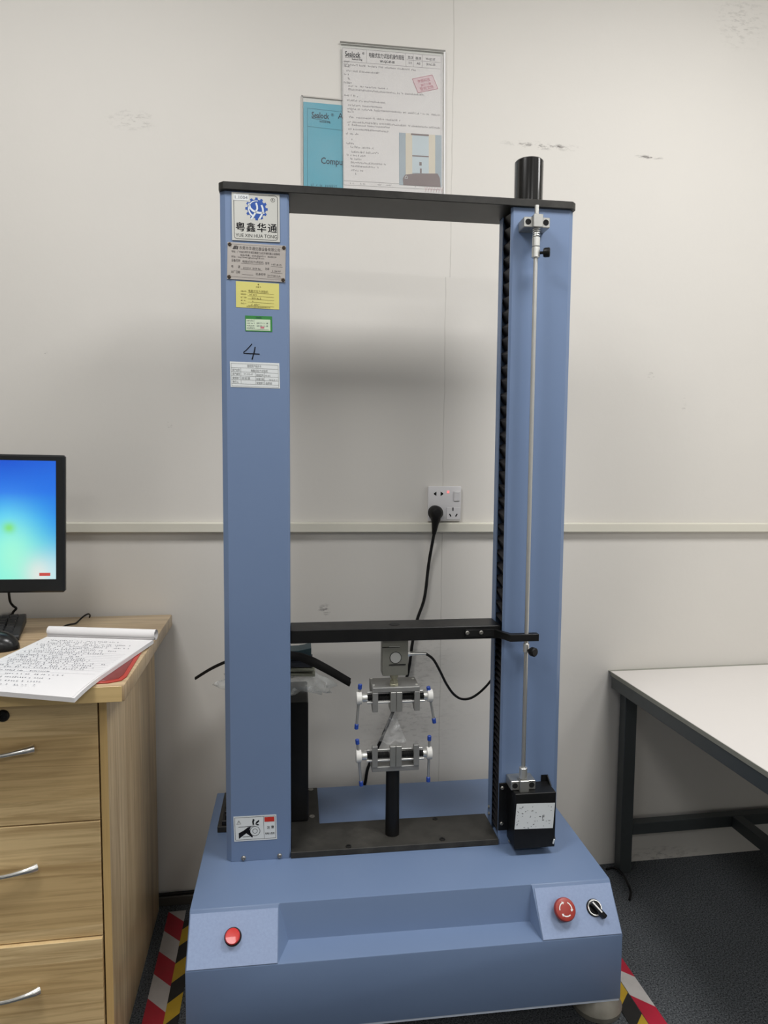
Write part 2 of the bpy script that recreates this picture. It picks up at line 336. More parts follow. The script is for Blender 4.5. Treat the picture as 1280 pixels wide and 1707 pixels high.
class Lab:
    """a flat sheet: origin O (top left), U across, V down, N towards the viewer, all in a frame"""
    def __init__(s, tl, tr, bl, N=None):
        s.O = Vector(tl); s.U = Vector(tr)-s.O; s.V = Vector(bl)-s.O
        s.N = (s.V.cross(s.U)).normalized() if N is None else Vector(N); s.w = s.U.length; s.h = s.V.length
    def p(s, u, v, off=0.0): return s.O + s.U*u + s.V*v + s.N*off
    def quad(s, bm, u0, u1, v0, v1, off):
        vs = [bm.verts.new(s.p(*q, off)) for q in ((u0, v1), (u1, v1), (u1, v0), (u0, v0))]; f = bm.faces.new(vs); f.normal_update()
        if f.normal.dot(s.N) < 0: f.normal_flip()
    def poly(s, bm, pts, off):
        f = bm.faces.new([bm.verts.new(s.p(u, v, off)) for u, v in pts]); f.normal_update()
        if f.normal.dot(s.N) < 0: f.normal_flip()
    def line(s, bm, pts, wd, off, taper=False):
        """ribbon along uv points, wd metres wide"""
        P = [s.p(u, v, off) for u, v in pts]
        L = []
        for i, p in enumerate(P):
            d = (P[min(i+1, len(P)-1)]-P[max(i-1, 0)]); n = d.cross(s.N)
            n = n.normalized()*wd/2 if n.length > 0 else Vector()
            if taper: n = n*(1-.6*i/(len(P)-1))
            L.append((bm.verts.new(p+n), bm.verts.new(p-n)))
        for (a, b), (c, d) in zip(L, L[1:]):
            f = bm.faces.new((a, c, d, b)); f.normal_update()
            if f.normal.dot(s.N) < 0: f.normal_flip()
    def slab(s, bm, u0, u1, v0, v1, o0, o1, bev=0.0):
        Mx = Matrix.Identity(4); Uh = s.U; Vh = s.V
        vs = [bm.verts.new(s.p(u, v, o)) for u in (u0, u1) for v in (v0, v1) for o in (o0, o1)]
        fs = [bm.faces.new([vs[i] for i in q]) for q in ((0, 1, 3, 2), (4, 6, 7, 5), (0, 4, 5, 1), (2, 3, 7, 6), (0, 2, 6, 4), (1, 5, 7, 3))]
        bmesh.ops.recalc_face_normals(bm, faces=fs)
        if bev: bmesh.ops.bevel(bm, geom=list({e for f in fs for e in f.edges}), offset=bev, segments=1, affect='EDGES', clamp_overlap=True)
    def texts(s, bm, items, off):
        """items: (string, u, v_baseline, height as share of V, width as share of U or None, align)"""
        obs = []
        for it in items:
            cu = bpy.data.curves.new('t', 'FONT'); cu.body = it[0]; cu.size = 1.0; cu.resolution_u = 2
            if len(it) > 6: cu.offset = it[6]
            ob = bpy.data.objects.new('t', cu); COL.objects.link(ob); obs.append(ob)
        bpy.context.view_layer.update(); dg = bpy.context.evaluated_depsgraph_get()
        for ob, it in zip(obs, items):
            me = bpy.data.meshes.new_from_object(ob.evaluated_get(dg)); cu = ob.data
            if len(me.vertices):
                x0 = min(v.co.x for v in me.vertices); x1 = max(v.co.x for v in me.vertices)
                _, u, vv, hh, ww, al = it[:6]; k = hh*s.h/0.73; kx = k if ww is None else ww*s.w/max(1e-6, x1-x0)
                Uh = s.U.normalized(); Vh = s.V.normalized(); wd = (x1-x0)*kx
                sh = {'l': 0, 'c': -wd/2, 'r': -wd}[al]; P0 = s.p(u, vv, off)
                vs = [bm.verts.new(P0 + Uh*(sh+(v.co.x-x0)*kx) - Vh*(v.co.y*k)) for v in me.vertices]
                for pl in me.polygons:
                    try:
                        f = bm.faces.new([vs[i] for i in pl.vertices]); f.normal_update()
                        if f.normal.dot(s.N) < 0: f.normal_flip()
                    except ValueError: pass
            bpy.data.meshes.remove(me); bpy.data.objects.remove(ob); bpy.data.curves.remove(cu)
    def scribble(s, bm, u0, u1, v, h, off, dens=1.0, wd=.0006, gap=.12):
        """illegible small print: a run of tiny broken strokes along a line, h = share of V"""
        u = u0; stepw = h*s.h/s.w*.62
        while u < u1-stepw*.4:
            if random.random() > gap:
                hh = h*random.uniform(.6, 1.0)
                for _ in range(2):
                    a = random.uniform(0, stepw*.3)
                    if random.random() < .55: s.line(bm, [(u+a, v-random.uniform(0, hh)), (u+stepw*.78, v-random.uniform(0, hh))], wd, off)
                    else: s.line(bm, [(u+a+random.uniform(0, stepw*.4), v-hh), (u+a+random.uniform(0, stepw*.5), v)], wd, off)
            u += stepw*dens
def mlab(tl, tr, bl, Y): return Lab(atY(*tl, Y, MF), atY(*tr, Y, MF), atY(*bl, Y, MF))

# ================================================================== THE SETTING
RX0, RX1, RY0, RZ1 = -2.6, 3.0, -3.2, 2.75
bm = NB(); box(bm, RX0-.1, RX1+.1, RY0-.1, DW+.1, -.1, 0); O('floor', bm, 'carpet', kind='structure', flat=True)
bm = NB(); box(bm, RX0-.1, RX1+.1, DW, DW+.1, 0, RZ1); O('wall_back', bm, 'wall', kind='structure', flat=True)
bm = NB(); box(bm, RX0-.1, RX0, RY0, DW, 0, RZ1); O('wall_left', bm, 'ceil', kind='structure', flat=True)
bm = NB(); box(bm, RX1, RX1+.1, RY0, DW, 0, RZ1); O('wall_right', bm, 'ceil', kind='structure', flat=True)
bm = NB(); box(bm, RX0-.1, RX1+.1, RY0-.1, RY0, 0, RZ1); O('wall_front', bm, 'ceil', kind='structure', flat=True)
bm = NB(); box(bm, RX0-.1, RX1+.1, RY0-.1, DW+.1, RZ1, RZ1+.1); O('ceiling', bm, 'ceil', kind='structure', flat=True)
# cable trunking running level with the socket: body and snap-on lid
a = math.radians(-.45); Rr = Matrix.Translation((0, 0, 1.0175)) @ Matrix.Rotation(-a, 4, 'Y')
bm = NB(); box(bm, RX0, RX1-.02, DW-.016, DW-.0002, -.012, .0145, .0012, Rr); t1 = O('trim_1', bm, 'rail', kind='structure')
bm = NB(); box(bm, RX0, RX1-.02, DW-.0185, DW-.0155, -.0105, .0125, .001, Rr); O('trunking_lid', bm, 'rail', t1)
bm = NB(); box(bm, RX0, -.05, DW-.014, DW-.0002, .0002, .026, .002); O('baseboard_back', bm, M_plain('grey_floor_trunking', srgb(74, 70, 64), .6), kind='structure')

# ================================================================== MACHINE
SLP = Vector((.2, 1.2535, .2305)); SLN = Vector((0, -(.31-.2305), (1.318-1.2535)))
SLN = Vector((0, -(.31-.2305), 1.318-1.2535)).normalized()   # outward normal of the slanted console
mach = E('tensile_testing_machine', (.226, 1.52, .09), F=MF, label='tall two-column tensile testing machine, blue-grey with black top plate, standing before the wall', cat='testing machine')
X0, X1 = -.2105, .6635; YF, YC, YB, ZT, ZC, ZB = 1.318, 1.2535, 1.794, .31, .2305, .0905
xa, xb = -.0366, .4895
def base_mesh():
    bm = NB()
    V = lambda x, y, z: bm.verts.new((x, y, z))
    f0, fa, fb, f1 = V(X0, YF, ZT), V(xa, YF, ZT), V(xb, YF, ZT), V(X1, YF, ZT)
    c0, ca, cb, c1 = V(X0, YC, ZC), V(xa, YC, ZC), V(xb+.003, YC, ZC), V(X1, YC, ZC)
    ta, tb = V(xa+.019, YF, ZC-.0005), V(xb-.001, YF, ZC-.0025)
    b0, b1 = V(X0, YC, ZB), V(X1, YC, ZB)
    k0, k1 = V(X0, YB, ZT), V(X1, YB, ZT); l0, l1 = V(X0, YB, ZB), V(X1, YB, ZB)
    for q in ((f0, fa, fb, f1, k1, k0), (f0, c0, ca, fa), (fb, cb, c1, f1), (fa, ta, tb, fb), (ta, ca, cb, tb), (fa, ca, ta), (fb, tb, cb),
              (c0, b0, b1, c1, cb, ca), (k0, k1, l1, l0), (f0, k0, l0, b0, c0), (f1, c1, b1, l1, k1), (b0, l0, l1, b1)): bm.faces.new(q)
    bmesh.ops.recalc_face_normals(bm, faces=bm.faces)
    es = [e for e in bm.edges if e.calc_face_angle(0) > .3]
    bmesh.ops.bevel(bm, geom=es, offset=.0022, segments=2, profile=.5, affect='EDGES', clamp_overlap=True)
    return bm
base = O('base_cabinet', base_mesh(), 'paint', mach)
bm = NB(); box(bm, X0+.003, X1-.003, YC+.001, YC+.004, ZB-.004, ZB+.0005); O('bare_lower_edge', bm, 'bareedge', base)
# the two slanted console plates
SLU = Vector((1, 0, 0)); SLV = (Vector((0, YC, ZC))-Vector((0, YF, ZT))).normalized(); SLEN = (Vector((0, YC, ZC))-Vector((0, YF, ZT))).length
def slope(x, s, off=0.0): return Vector((x, YF, ZT)) + SLV*s + SLN*off
for (u0, u1) in ((X0+.002, xa-.001), (xb+.004, X1-.002)):
    L = Lab(slope(u0, .0075), slope(u1, .0075), slope(u0, SLEN-.0015), SLN); bm = NB(); L.slab(bm, 0, 1, 0, 1, .0002, .0016, .0008); O('console_plate', bm, 'panel', mach)
# emergency stop
def on_slope(px, py, off=0.0):
    P0 = SLP+SLN*off; return atP(px, py, P0, SLN, MF)
es = on_slope(942, 1516, .022)-SLN*.022
bm = NB(); lathe(bm, [(.0015, .017), (.004, .0175), (.008, .014), (.012, .014), (.012, .0205), (.016, .0222), (.021, .0222), (.0245, .0205), (.026, .017), (.0262, 0)], es, SLN, 36)
st = O('emergency_stop_button', bm, 'red', mach, label='red mushroom stop button with three white arrows')
bm = NB(); u_ = SLU; v_ = SLV; cN = es+SLN*.0264
for k in range(3):
    a0 = math.radians(-65+120*k); pts = []
    for j in range(9):
        a = a0+math.radians(70)*j/8; wd = .0021
        pts.append((a, .0128-wd/2, .0128+wd/2))
    for (a, r0, r1), (a2, s0, s1) in zip(pts, pts[1:]):
        q = [cN+(u_*math.cos(x)+v_*math.sin(x))*r for x, r in ((a, r0), (a, r1), (a2, s1), (a2, s0))]; bm.faces.new([bm.verts.new(p) for p in q])
    a = a0+math.radians(70); q = [cN+(u_*math.cos(x)+v_*math.sin(x))*r for x, r in ((a, .0095), (a, .0158), (a+.34, .0126))]; bm.faces.new([bm.verts.new(p) for p in q])
O('arrow_marking', bm, 'white', st, flat=True)
# selector switch
ss = on_slope(991, 1513, .004)-SLN*.012
bm = NB(); lathe(bm, [(.0015, .0175), (.009, .0172), (.012, .016), (.0122, 0)], ss, SLN, 30); sw = O('selector_switch', bm, 'black', mach)
bm = NB(); lathe(bm, [(.0115, .0135), (.0135, .0155), (.0145, .0145), (.0145, .0128), (.0115, .0125)], ss, SLN, 30); O('chrome_ring', bm, 'chrome', sw)
dirp = (SLU*.62+SLV*.78).normalized(); side = dirp.cross(SLN).normalized()
Mx = Matrix(((dirp.x, side.x, SLN.x, ss.x), (dirp.y, side.y, SLN.y, ss.y), (dirp.z, side.z, SLN.z, ss.z), (0, 0, 0, 1)))
bm = NB(); box(bm, -.012, .025, -.0045, .0045, .010, .027, .0022, Mx, 2); O('switch_lever', bm, 'black', sw)
bm = NB(); box(bm, -.012, .013, -.0014, .0014, .0268, .0275, 0, Mx); O('pointer_mark', bm, 'white', sw)
# indicator lamp
il = on_slope(387.5, 1561, .014)-SLN*.014
bm = NB(); lathe(bm, [(.0015, .0165), (.004, .0165), (.0045, .015), (.009, .015), (.009, .0005)], il, SLN, 30); lp = O('indicator_lamp', bm, 'black', mach)
bm = NB(); lathe(bm, [(.008, .0142), (.016, .0142), (.0185, .0125), (.019, 0)], il, SLN, 30); O('lens', bm, 'redlens', lp)
# feet
for (fx, fy) in ((.6855-.03, 1.345), (-.15, 1.345), (.62, 1.72), (-.15, 1.72)):
    bm = NB(); lathe(bm, [(.0, .052), (.012, .054), (.03, .046), (.048, .028), (.058, .015), (.0895, .004), (.0895, 0)], (fx, fy, .001), (0, 0, 1), 28); O('levelling_foot', bm, 'footm', mach)
# columns
def column(side):
    """sheet-metal U column, open toward the middle; side -1 left, +1 right"""
    xo, xi = (-.1555, -.0137) if side < 0 else (.6067, .4640)
    sg = 1 if side < 0 else -1       # direction from outside to inside
    t = .0025; y0, y1, lf, lb = 1.4715, 1.5655, .008, .029
    P = [(xi-sg*0, y0+lf), (xi, y0+.004), (xi-sg*.004, y0), (xo+sg*.012, y0), (xo+sg*.001, y0+.010), (xo, y0+.016), (xo, y1-.004), (xo+sg*.004, y1), (xi-sg*.003, y1), (xi, y1-.003), (xi, y1-lb),
         (xi-sg*t, y1-lb), (xi-sg*t, y1-t-.002), (xo+sg*(t+.002), y1-t), (xo+sg*t, y1-.006), (xo+sg*t, y0+.017), (xo+sg*.013, y0+t), (xi-sg*.005, y0+t), (xi-sg*t, y0+lf)]
    bm = NB(); prism(bm, P, .3105, 1.7465, 'z'); return bm
O('column', column(-1), 'paint', mach); O('column', column(1), 'paint', mach)
# bellows inside the columns
def bellows(x0, x1, z0, z1, pitch):
    bm = NB(); n = max(2, round((z1-z0)/pitch)*2); rings = []
    for i in range(n+1):
        k = 0 if i % 2 else 1; d = .0 if k else .0125; z = z0+(z1-z0)*i/n; zj = z+random.uniform(-.1, .1)*pitch
        zj = min(max(zj, z0), z1)
        rings.append([bm.verts.new(p) for p in ((x0+d, 1.478+d, zj), (x1-d, 1.478+d, zj), (x1-d, 1.555-d, zj), (x0+d, 1.555-d, zj+(.35*pitch if k else 0)))])
    for A, B in zip(rings, rings[1:]):
        for j in range(4): bm.faces.new((A[j], A[(j+1) % 4], B[(j+1) % 4], B[j]))
    bm.faces.new(rings[0][::-1]); bm.faces.new(rings[-1]); bmesh.ops.recalc_face_normals(bm, faces=bm.faces); return bm
for (x0, x1) in ((.4672, .560), (-.120, -.0172)):
    O('screw_bellows', bellows(x0, x1, .828, 1.738, .030), 'bellows', mach, flat=True)
    O('screw_bellows', bellows(x0, x1, .330, .786, .0145), 'bellows', mach, flat=True)
# top plate with clipped front corners
c_ = .010; xl, xr, y0, y1 = -.1565, .6085, 1.4635, 1.5835
bm = NB(); prism(bm, [(xl+c_, y0), (xr-c_, y0), (xr, y0+c_), (xr, y1), (xl, y1), (xl, y0+c_)], 1.7468, 1.7625, 'z', .001); O('top_plate', bm, 'blackdusty', mach)
# motor tube
tc = atY(881, 300, 1.52, MF); tx = .5165
bm = NB(); lathe(bm, [(0, .0315), (.09, .0318), (.0985, .0318), (.1005, .0305), (.1005, .0)], (tx, 1.52, 1.7626), (0, 0, 1), 40); tb = O('screw_cap_tube', bm, 'tube', mach)
bm = NB(); lathe(bm, [(0, .0135), (.009, .0135), (.0115, .010), (.0115, 0)], (tx+.036, 1.515, 1.7626), (0, 0, 1), 16); O('bolt_head', bm, 'black', mach)
# lower black bridge plate and rear strip
bm = NB(); prism(bm, [(-.0135, 1.4685), (.4638, 1.4685), (.4638, 1.5845), (.054, 1.5845), (.054, 1.765), (-.188, 1.765), (-.188, 1.595), (-.0135, 1.590)], .3102, .3245, 'z', .001)
O('bridge_plate', bm, 'blackmatte', mach)
for (px, py) in ((725, 1365), (737, 1399), (581, 1411), (520, 1361), (518, 1316)):
    q = atZ(px, py, .3246, MF); bm = NB(); lathe(bm, [(0, .0068), (.0012, .0065), (.0012, .0035), (.0004, .0034), (.0004, 0)], q, (0, 0, 1), 16); O('socket_screw', bm, 'screw' if px < 600 and py < 1400 else 'black', mach)
# screws at the foot of the columns
def face_screw(q, r=.0052, mat='screw', d=(0, -1, 0), parent=mach, name='screw'):
    bm = NB(); lathe(bm, [(-.001, r), (.001, r), (.0026, r*.72), (.0028, r*.5), (.0016, r*.42), (.0016, 0)], q, d, 16); return O(name, bm, mat, parent)
for (px, py) in ((406, 1433), (466, 1430), (850.5, 1407), (922, 1403)):
    q = atY(px, py, 1.4705, MF); q.z = max(q.z, .3175); face_screw(q)
for (px, py) in ((815.5, 1365), (819, 1375.5)):
    q = Vector((.4638, 1.55, .36)) if px < 816 else Vector((.4638, 1.548, .344)); face_screw(q, .004, d=(-1, 0, 0))

# crosshead
cz0, cz1 = .7935, .8235
bm = NB(); box(bm, -.0135, .4642, 1.4855, 1.560, cz0, cz1, .0015); cr = O('crosshead', bm, 'black', mach)
q = atZ(657, 1040.5, cz1+.0002, MF); bm = NB(); lathe(bm, [(0, .0125), (.0004, .0125), (.0004, 0)], q, (0, 0, 1), 24); O('bolt_hole', bm, 'holemat', cr)
# the arm that follows the limit rod
bm = NB(); RODX, RODY = .5075, 1.437
zA0, zA1 = .800, .816
prof = [(.380, 1.4853), (.452, 1.4853), (.474, 1.4455), (.534, 1.4455), (.534, 1.4295), (.468, 1.4295), (.447, 1.4805), (.380, 1.4805)]
prism(bm, prof, zA0, zA1, 'z', .0006); arm = O('follower_arm', bm, 'black', mach)
for px in (779, 802):
    q = atY(px, 1054, 1.4800, MF); q.z = .8095; face_screw(q, .0048, 'screw', parent=arm, name='bolt')
# load cell
lx = .2222; bm = NB(); prism(bm, [(lx-.0295, .7118), (lx-.0275, .7098), (lx+.0275, .7098), (lx+.0295, .7118), (lx+.0295, .7933), (lx-.0295, .7933)], 1.500, 1.530, 'y', .0007)
lc = O('load_cell', bm, 'nickel', mach)
ly = 1.4995
bm = NB(); q = Vector((lx+.0008, ly, .7515)); lathe(bm, [(0, .0122), (.0007, .0122), (.0007, 0)], q, (0, -1, 0), 28); O('cell_window', bm, 'bright', lc)
bm = NB(); lathe(bm, [(0, .0136), (.0003, .0136), (.0003, 0)], q, (0, -1, 0), 28); O('window_groove', bm, 'holemat', lc)
for bx in ((lx-.014, lx+.024, ly-.0004, ly+.002, .7335, .7362), (lx-.030, lx+.010, ly-.0004, ly+.002, .7748, .7762)):
    bm = NB(); box(bm, *bx); O('relief_slot', bm, 'holemat', lc)
bm = NB(); box(bm, lx-.014, lx+.010, ly-.0006, ly+.002, .7764, .7775); O('slot_lip', bm, 'bright', lc)
bm = NB(); cyl(bm, (lx+.0295, 1.514, .7555), (lx+.036, 1.514, .7555), .0062, seg=6); cyl(bm, (lx+.036, 1.514, .7555), (lx+.046, 1.514, .7555), .0048); cyl(bm, (lx+.046, 1.514, .7555), (lx+.074, 1.514, .7548), .0036, .0030); O('cable_gland', bm, 'bright', lc)
pts = [(lx+.073, 1.514, .7548)] + [atY(x, y, Y, MF) for x, y, Y in ((722, 1099, 1.516), (733, 1118, 1.52), (744, 1140, 1.53), (757, 1158, 1.545), (772, 1165.5, 1.56), (790, 1161, 1.58), (812, 1142, 1.60), (835, 1110, 1.61))]
bm = NB(); tube(bm, pts, .0030, 8); O('signal_cable', bm, 'rubber', lc)
# grips -------------------------------------------------------------
gx = .2258
def grip(up):
    """wide two-screw clamp: a block with four posts, jaws, two spindles, T handles"""
    s = 1 if up else -1
    if up: zb0, zb1, zj0, zj1, zs = .6705, .6815, .6255, .6705, .6555     # block below/above, jaws hang
    else: zb0, zb1, zj0, zj1, zs = .4840, .4955, .4955, .5435, .5185
    gl, gr, y0, y1 = gx-.0545, gx+.0545, 1.500, 1.574
    g = E('upper_grip' if up else 'lower_grip', (gx, 1.535, zb0), mach)
    bm = NB(); box(bm, gl, gr, y0+.002, y1, zb0, zb1, .0008); O('grip_block', bm, 'dull', g)
    def post(x0, x1, ya, yb, nm, m='alu'):
        bm = NB(); z0, z1 = (zj0, zj1) if up else (zb1, zj1); box(bm, x0, x1, ya, yb, z0, z1, .0006); O(nm, bm, m, g)
    # outer side plates, wide front to back and tapering away from the block
    for xx0, xx1 in ((gl, gl+.0125), (gr-.0125, gr)):
        bm = NB(); z0, z1 = (zj0, zj1) if up else (zb1, zj1+.001)
        if up: poly = [(y0, z1), (y1, z1), (y1, z1-.012), (y0+.016, z0), (y0, z0)]
        else: poly = [(y0, z0), (y1, z0), (y1, z0+.012), (y0+.024, z0+.030), (y0+.010, z1), (y0, z1)]
        prism(bm, poly, xx0, xx1, 'x', .0005); O('side_plate', bm, 'dull', g)
    jb = y0+.034 if up else y0+.011
    post(gx-.0135, gx-.0005, y0-.001, jb, 'jaw'); post(gx+.0005, gx+.0135, y0-.001, jb, 'jaw')
    for y in (y0+.007, y1-.014):
        bm = NB(); cyl(bm, (gl-.012, y, zs-.0095), (gr+.012, y, zs-.0095), .0026, seg=12); O('guide_rod', bm, 'steel', g)
        if y < 1.52:
            bm = NB(); cyl(bm, (gl-.010, y+.010, zs+.011), (gr+.010, y+.010, zs+.011), .0022, seg=12); O('guide_rod', bm, 'steel', g)
    for sd in (-1, 1):
        a = gx+sd*.014
        bm = NB(); n = 26; prof = []
        for i in range(n+1): prof.append((.052*i/n, .0078 if i % 2 else .0068))
        lathe(bm, prof, (a, y0+.014, zs), (sd, 0, 0), 18); O('clamp_spindle', bm, 'black', g)
        bm = NB(); lathe(bm, [(0, .0085), (.003, .0095), (.012, .0092), (.013, .008)], (gx+sd*.0655, y0+.014, zs), (sd, 0, 0), 20); O('spindle_collar', bm, 'bright', g)
        kc = Vector((gx+sd*(.0845 if sd < 0 else .0800), y0+.014, zs))
        bm = NB(); lathe(bm, [(-.0068, .010), (-.0055, .0140), (.0055, .0146), (.0072, .0115), (.0072, 0)], kc, (sd, 0, 0), 24); O('handle_hub', bm, 'knobwhite', g)
        ends = {(1, -1): ((599, 1141), (592.5, 1216)), (1, 1): ((710.5, 1145), (721, 1206)), (-1, -1): ((594, 1233), (601, 1311)), (-1, 1): ((713.5, 1227), (711.5, 1304))}[(s, sd)]
        A = atY(*ends[0], y0+.012, MF); B = atY(*ends[1], y0+.012, MF); tt = (zs-A.z)/(B.z-A.z); sx_ = kc.x-(A+(B-A)*tt).x; A.x += sx_; B.x += sx_; A.y = B.y = kc.y; d = (B-A).normalized()
        bm = NB(); cyl(bm, A+d*.004, B-d*.004, .0030, seg=12); O('handle_bar', bm, 'steel', g)
        for q0, q1 in ((A, A+d*.012), (B-d*.012, B)):
            bm = NB(); cyl(bm, q0, q1, .0047, seg=14, ch=.001); O('handle_cap', bm, 'bluecap', g)
    if up:
        for (px, py) in ((623, 1142), (694, 1141), (618.5, 1131.5), (688, 1131.5)):
            q = atZ(px, py, zb1+.0001, MF); bm = NB(); lathe(bm, [(0, .0034), (.0012, .003), (.0012, 0)], q, (0, 0, 1), 12); O('block_screw', bm, 'bright', g)
        bm = NB(); cyl(bm, (lx, 1.516, zb1), (lx, 1.516, zb1+.006), .0105, seg=6, ch=.0008); cyl(bm, (lx, 1.516, zb1+.0065), (lx, 1.516, zb1+.0145), .0095, seg=6, ch=.0008); O('lock_nut', bm, 'brass', g)
        bm = NB(); cyl(bm, (lx, 1.516, zb1+.001), (lx, 1.516, .7102), .0062); cyl(bm, (lx, 1.516, .7015), (lx, 1.516, .7098), .0098, seg=14); O('threaded_stud', bm, 'brass', g)
    return g
grip(True); grip(False)
bm = NB(); lathe(bm, [(0, .0165), (.1595, .0158), (.1595, 0)], (gx-.004, 1.521, .3246), (0, 0, 1), 28); O('grip_shaft', bm, 'black', mach)

# film specimen between the jaws (a thing of its own: it is only clamped there)
bm = NB(); cols = 9; rows = 14; gv = []
for j in range(rows+1):
    t_ = j/rows; z = .628+(.5445-.628)*t_; half = .0015+.034*t_**1.2; row = []
    for i in range(cols+1):
        u = i/cols*2-1; row.append(bm.verts.new((gx-.004+u*half-.004*t_, 1.519+.004*math.sin(u*5+j*.4)+.002*math.sin(j*1.3+i), z+.004*math.sin(u*7)*t_)))
    gv.append(row)
for A, B in zip(gv, gv[1:]):
    for i in range(cols): bm.faces.new((A[i], A[i+1], B[i+1], B[i]))
O('film_sample', bm, 'film', F=MF, label='clear plastic film strip fanning out between upper and lower grips', cat='film sample')

# limit rod and its fittings ---------------------------------------------
RX = RODX
bm = NB(); cyl(bm, (RX, RODY, .462), (RX, RODY, 1.7395), .0047, seg=16); O('limit_rod', bm, 'steel', mach)
def bearing(zc, top):
    bm = NB(); h = .0125
    box(bm, RX-.0285, RX+.0285, RODY-.004, 1.4712, zc-h*.85, zc+h*.85, .0012); box(bm, RX-.0105, RX+.0105, RODY-.013, RODY+.012, zc-h, zc+h*1.15, .0012)
    b = O('rod_bracket', bm, 'alu', mach)
    for sd in (-1, 1):
        bm = NB(); lathe(bm, [(0, .0062), (.0006, .0062), (.0006, .0030), (.0002, .003), (.0002, 0)], (RX+sd*.0195, RODY-.004, zc), (0, -1, 0), 20); O('bracket_screw', bm, 'holemat', b)
    return b
ZBt = atY(895, 370, RODY-.005, MF).z; bearing(ZBt, True)
def spring(z0, z1, turns=5, r=.0072):
    n = turns*14; pts = [(RX+r*math.cos(2*math.pi*i/14), RODY+r*math.sin(2*math.pi*i/14), z0+(z1-z0)*i/n) for i in range(n+1)]
    bm = NB(); tube(bm, pts, .0014, 6, smooth=False); O('spring', bm, 'bright', mach)
def collar(z0, z1, r=.0085, knob=None, side=1):
    bm = NB(); cyl(bm, (RX, RODY, z0), (RX, RODY, z1), r, seg=24, ch=.0008); c = O('stop_collar', bm, 'bright', mach)
    if knob is not None:
        bm = NB(); k = Vector((RX, RODY, knob)); d = Vector(side).normalized()
        lathe(bm, [(r*.8, .003), (r+.006, .003), (r+.007, .0085), (r+.0105, .0102), (r+.019, .0102), (r+.021, .008), (r+.021, 0)], k, d, 12); O('clamp_knob', bm, 'black', c)
z_ = lambda py: atY(893, py, RODY, MF).z
spring(z_(396), z_(377.5)); collar(z_(411.5), z_(396)); collar(z_(430), z_(412.5), .0088, z_(422), (.93, -.36, 0))
z2 = lambda py: atY(876, py, RODY, MF).z
collar(z2(1087), z2(1072), .0068, z2(1083), (.45, -.89, 0))
z3 = lambda py: atY(870, py, RODY, MF).z
collar(z3(1297), z3(1279), .0092); spring(.4830, z3(1297), 3, .0062)
zbb = .4575+.0108; bearing(zbb, False)
# limit switch box at the foot of the right column
bm = NB(); box(bm, .4835, .5785, 1.4165, 1.4712, .3290, .4570, .001); sb = O('switch_box', bm, 'black', mach)
bm = NB(); box(bm, .4625, .4840, 1.4680, 1.4712, .3450, .4580, .0004); O('mounting_flange', bm, 'black', sb)
for z in (.4470, .3620): face_screw(Vector((.4695, 1.4680, z)), .0042, parent=sb)
bm = NB(); prism(bm, [(1.4712, .4570), (1.4712, .4720), (1.4450, .4570)], .5765, .5790, 'x'); box(bm, .5630, .5790, 1.4690, 1.4712, .4560, .4720); O('gusset', bm, 'black', sb)
bm = NB(); cyl(bm, (.5700, 1.437, .328), (.5700, 1.435, .3290), .004); cyl(bm, (.5745, 1.4163, .337), (.5765, 1.4150, .347), .0018); O('worn_corner', bm, 'tag', sb)
lb = mlab((861, 1340), (925, 1338), (857.5, 1382.5), 1.4162)
bm = NB(); lb.quad(bm, 0, 1, 0, 1, 0.0002); stk = O('worn_sticker', bm, 'tag', mach, flat=True)
bm = NB()
for _ in range(46):
    u, v = random.uniform(.03, .97), random.uniform(.05, .97)
    if .3 < u and v < .25 and random.random() < .8: continue
    a = random.uniform(0, 3.1); l = random.uniform(.01, .05); lb.line(bm, [(u, v), (u+l*math.cos(a), v+l*math.sin(a)*.8)], random.uniform(.0006, .0018), .0004)
lb.texts(bm, [('F', .70, .62, .16, None, 'l')], .0004)
O('worn_print', bm, 'ink', stk, flat=True, kind='stuff')

# ================================================================== SIGNS ON THE LEFT COLUMN
YP = 1.4712
def sheet(name, L, mat, th=.0006, **kw):
    bm = NB(); L.slab(bm, 0, 1, 0, 1, 0, th); return O(name, bm, mat, mach, **kw)
# 1 brand sign
L1 = mlab((386, 320.5), (466, 325), (387, 400.5), YP)
bp = sheet('brand_sign', L1, 'silver', .0016)
bm = NB(); o = .0018
def rr(L, bm, u0, u1, v0, v1, r, wd, off):
    P = []
    for cu, cv, a0 in ((u1-r, v0+r, -90), (u1-r, v1-r, 0), (u0+r, v1-r, 90), (u0+r, v0+r, 180)):
        for k in range(5): a = math.radians(a0+90*k/4); P.append((cu+r*math.cos(a), cv+r*math.sin(a)))
    L.line(bm, P+[P[0]], wd, off)
rr(L1, bm, .045, .955, .035, .965, .06, .0009, o); O('border_line', bm, 'ink', bp, flat=True)
bm = NB(); L1.texts(bm, [('粤', .17, .79, .15, .185, 'c'), ('粤', .17+.008, .793, .15, .185, 'c'), ('鑫', .39, .79, .15, .185, 'c'), ('鑫', .39+.008, .793, .15, .185, 'c'), ('华', .615, .79, .15, .185, 'c'), ('华', .615+.008, .793, .15, .185, 'c'), ('通', .84, .79, .15, .185, 'c'), ('通', .84+.008, .793, .15, .185, 'c'),
                         ('YUE XIN HUA TONG', .505, .925, .075, .86, 'c'), ('R', .858, .145, .045, None, 'c')], o)
rr(L1, bm, .815, .90, .085, .165, .04, .0007, o); O('lettering', bm, 'ink', bp, flat=True, kind='stuff')
bm = NB(); gc = (.515, .325); asp = L1.w/L1.h; N_ = 12; pts = []
for i in range(N_):
    for a_, r_ in ((-.29, .195), (-.20, .235), (.20, .235), (.29, .195)):
        a = 2*math.pi*(i+a_)/N_; pts.append((gc[0]+r_*math.cos(a), gc[1]+r_*math.sin(a)*asp))
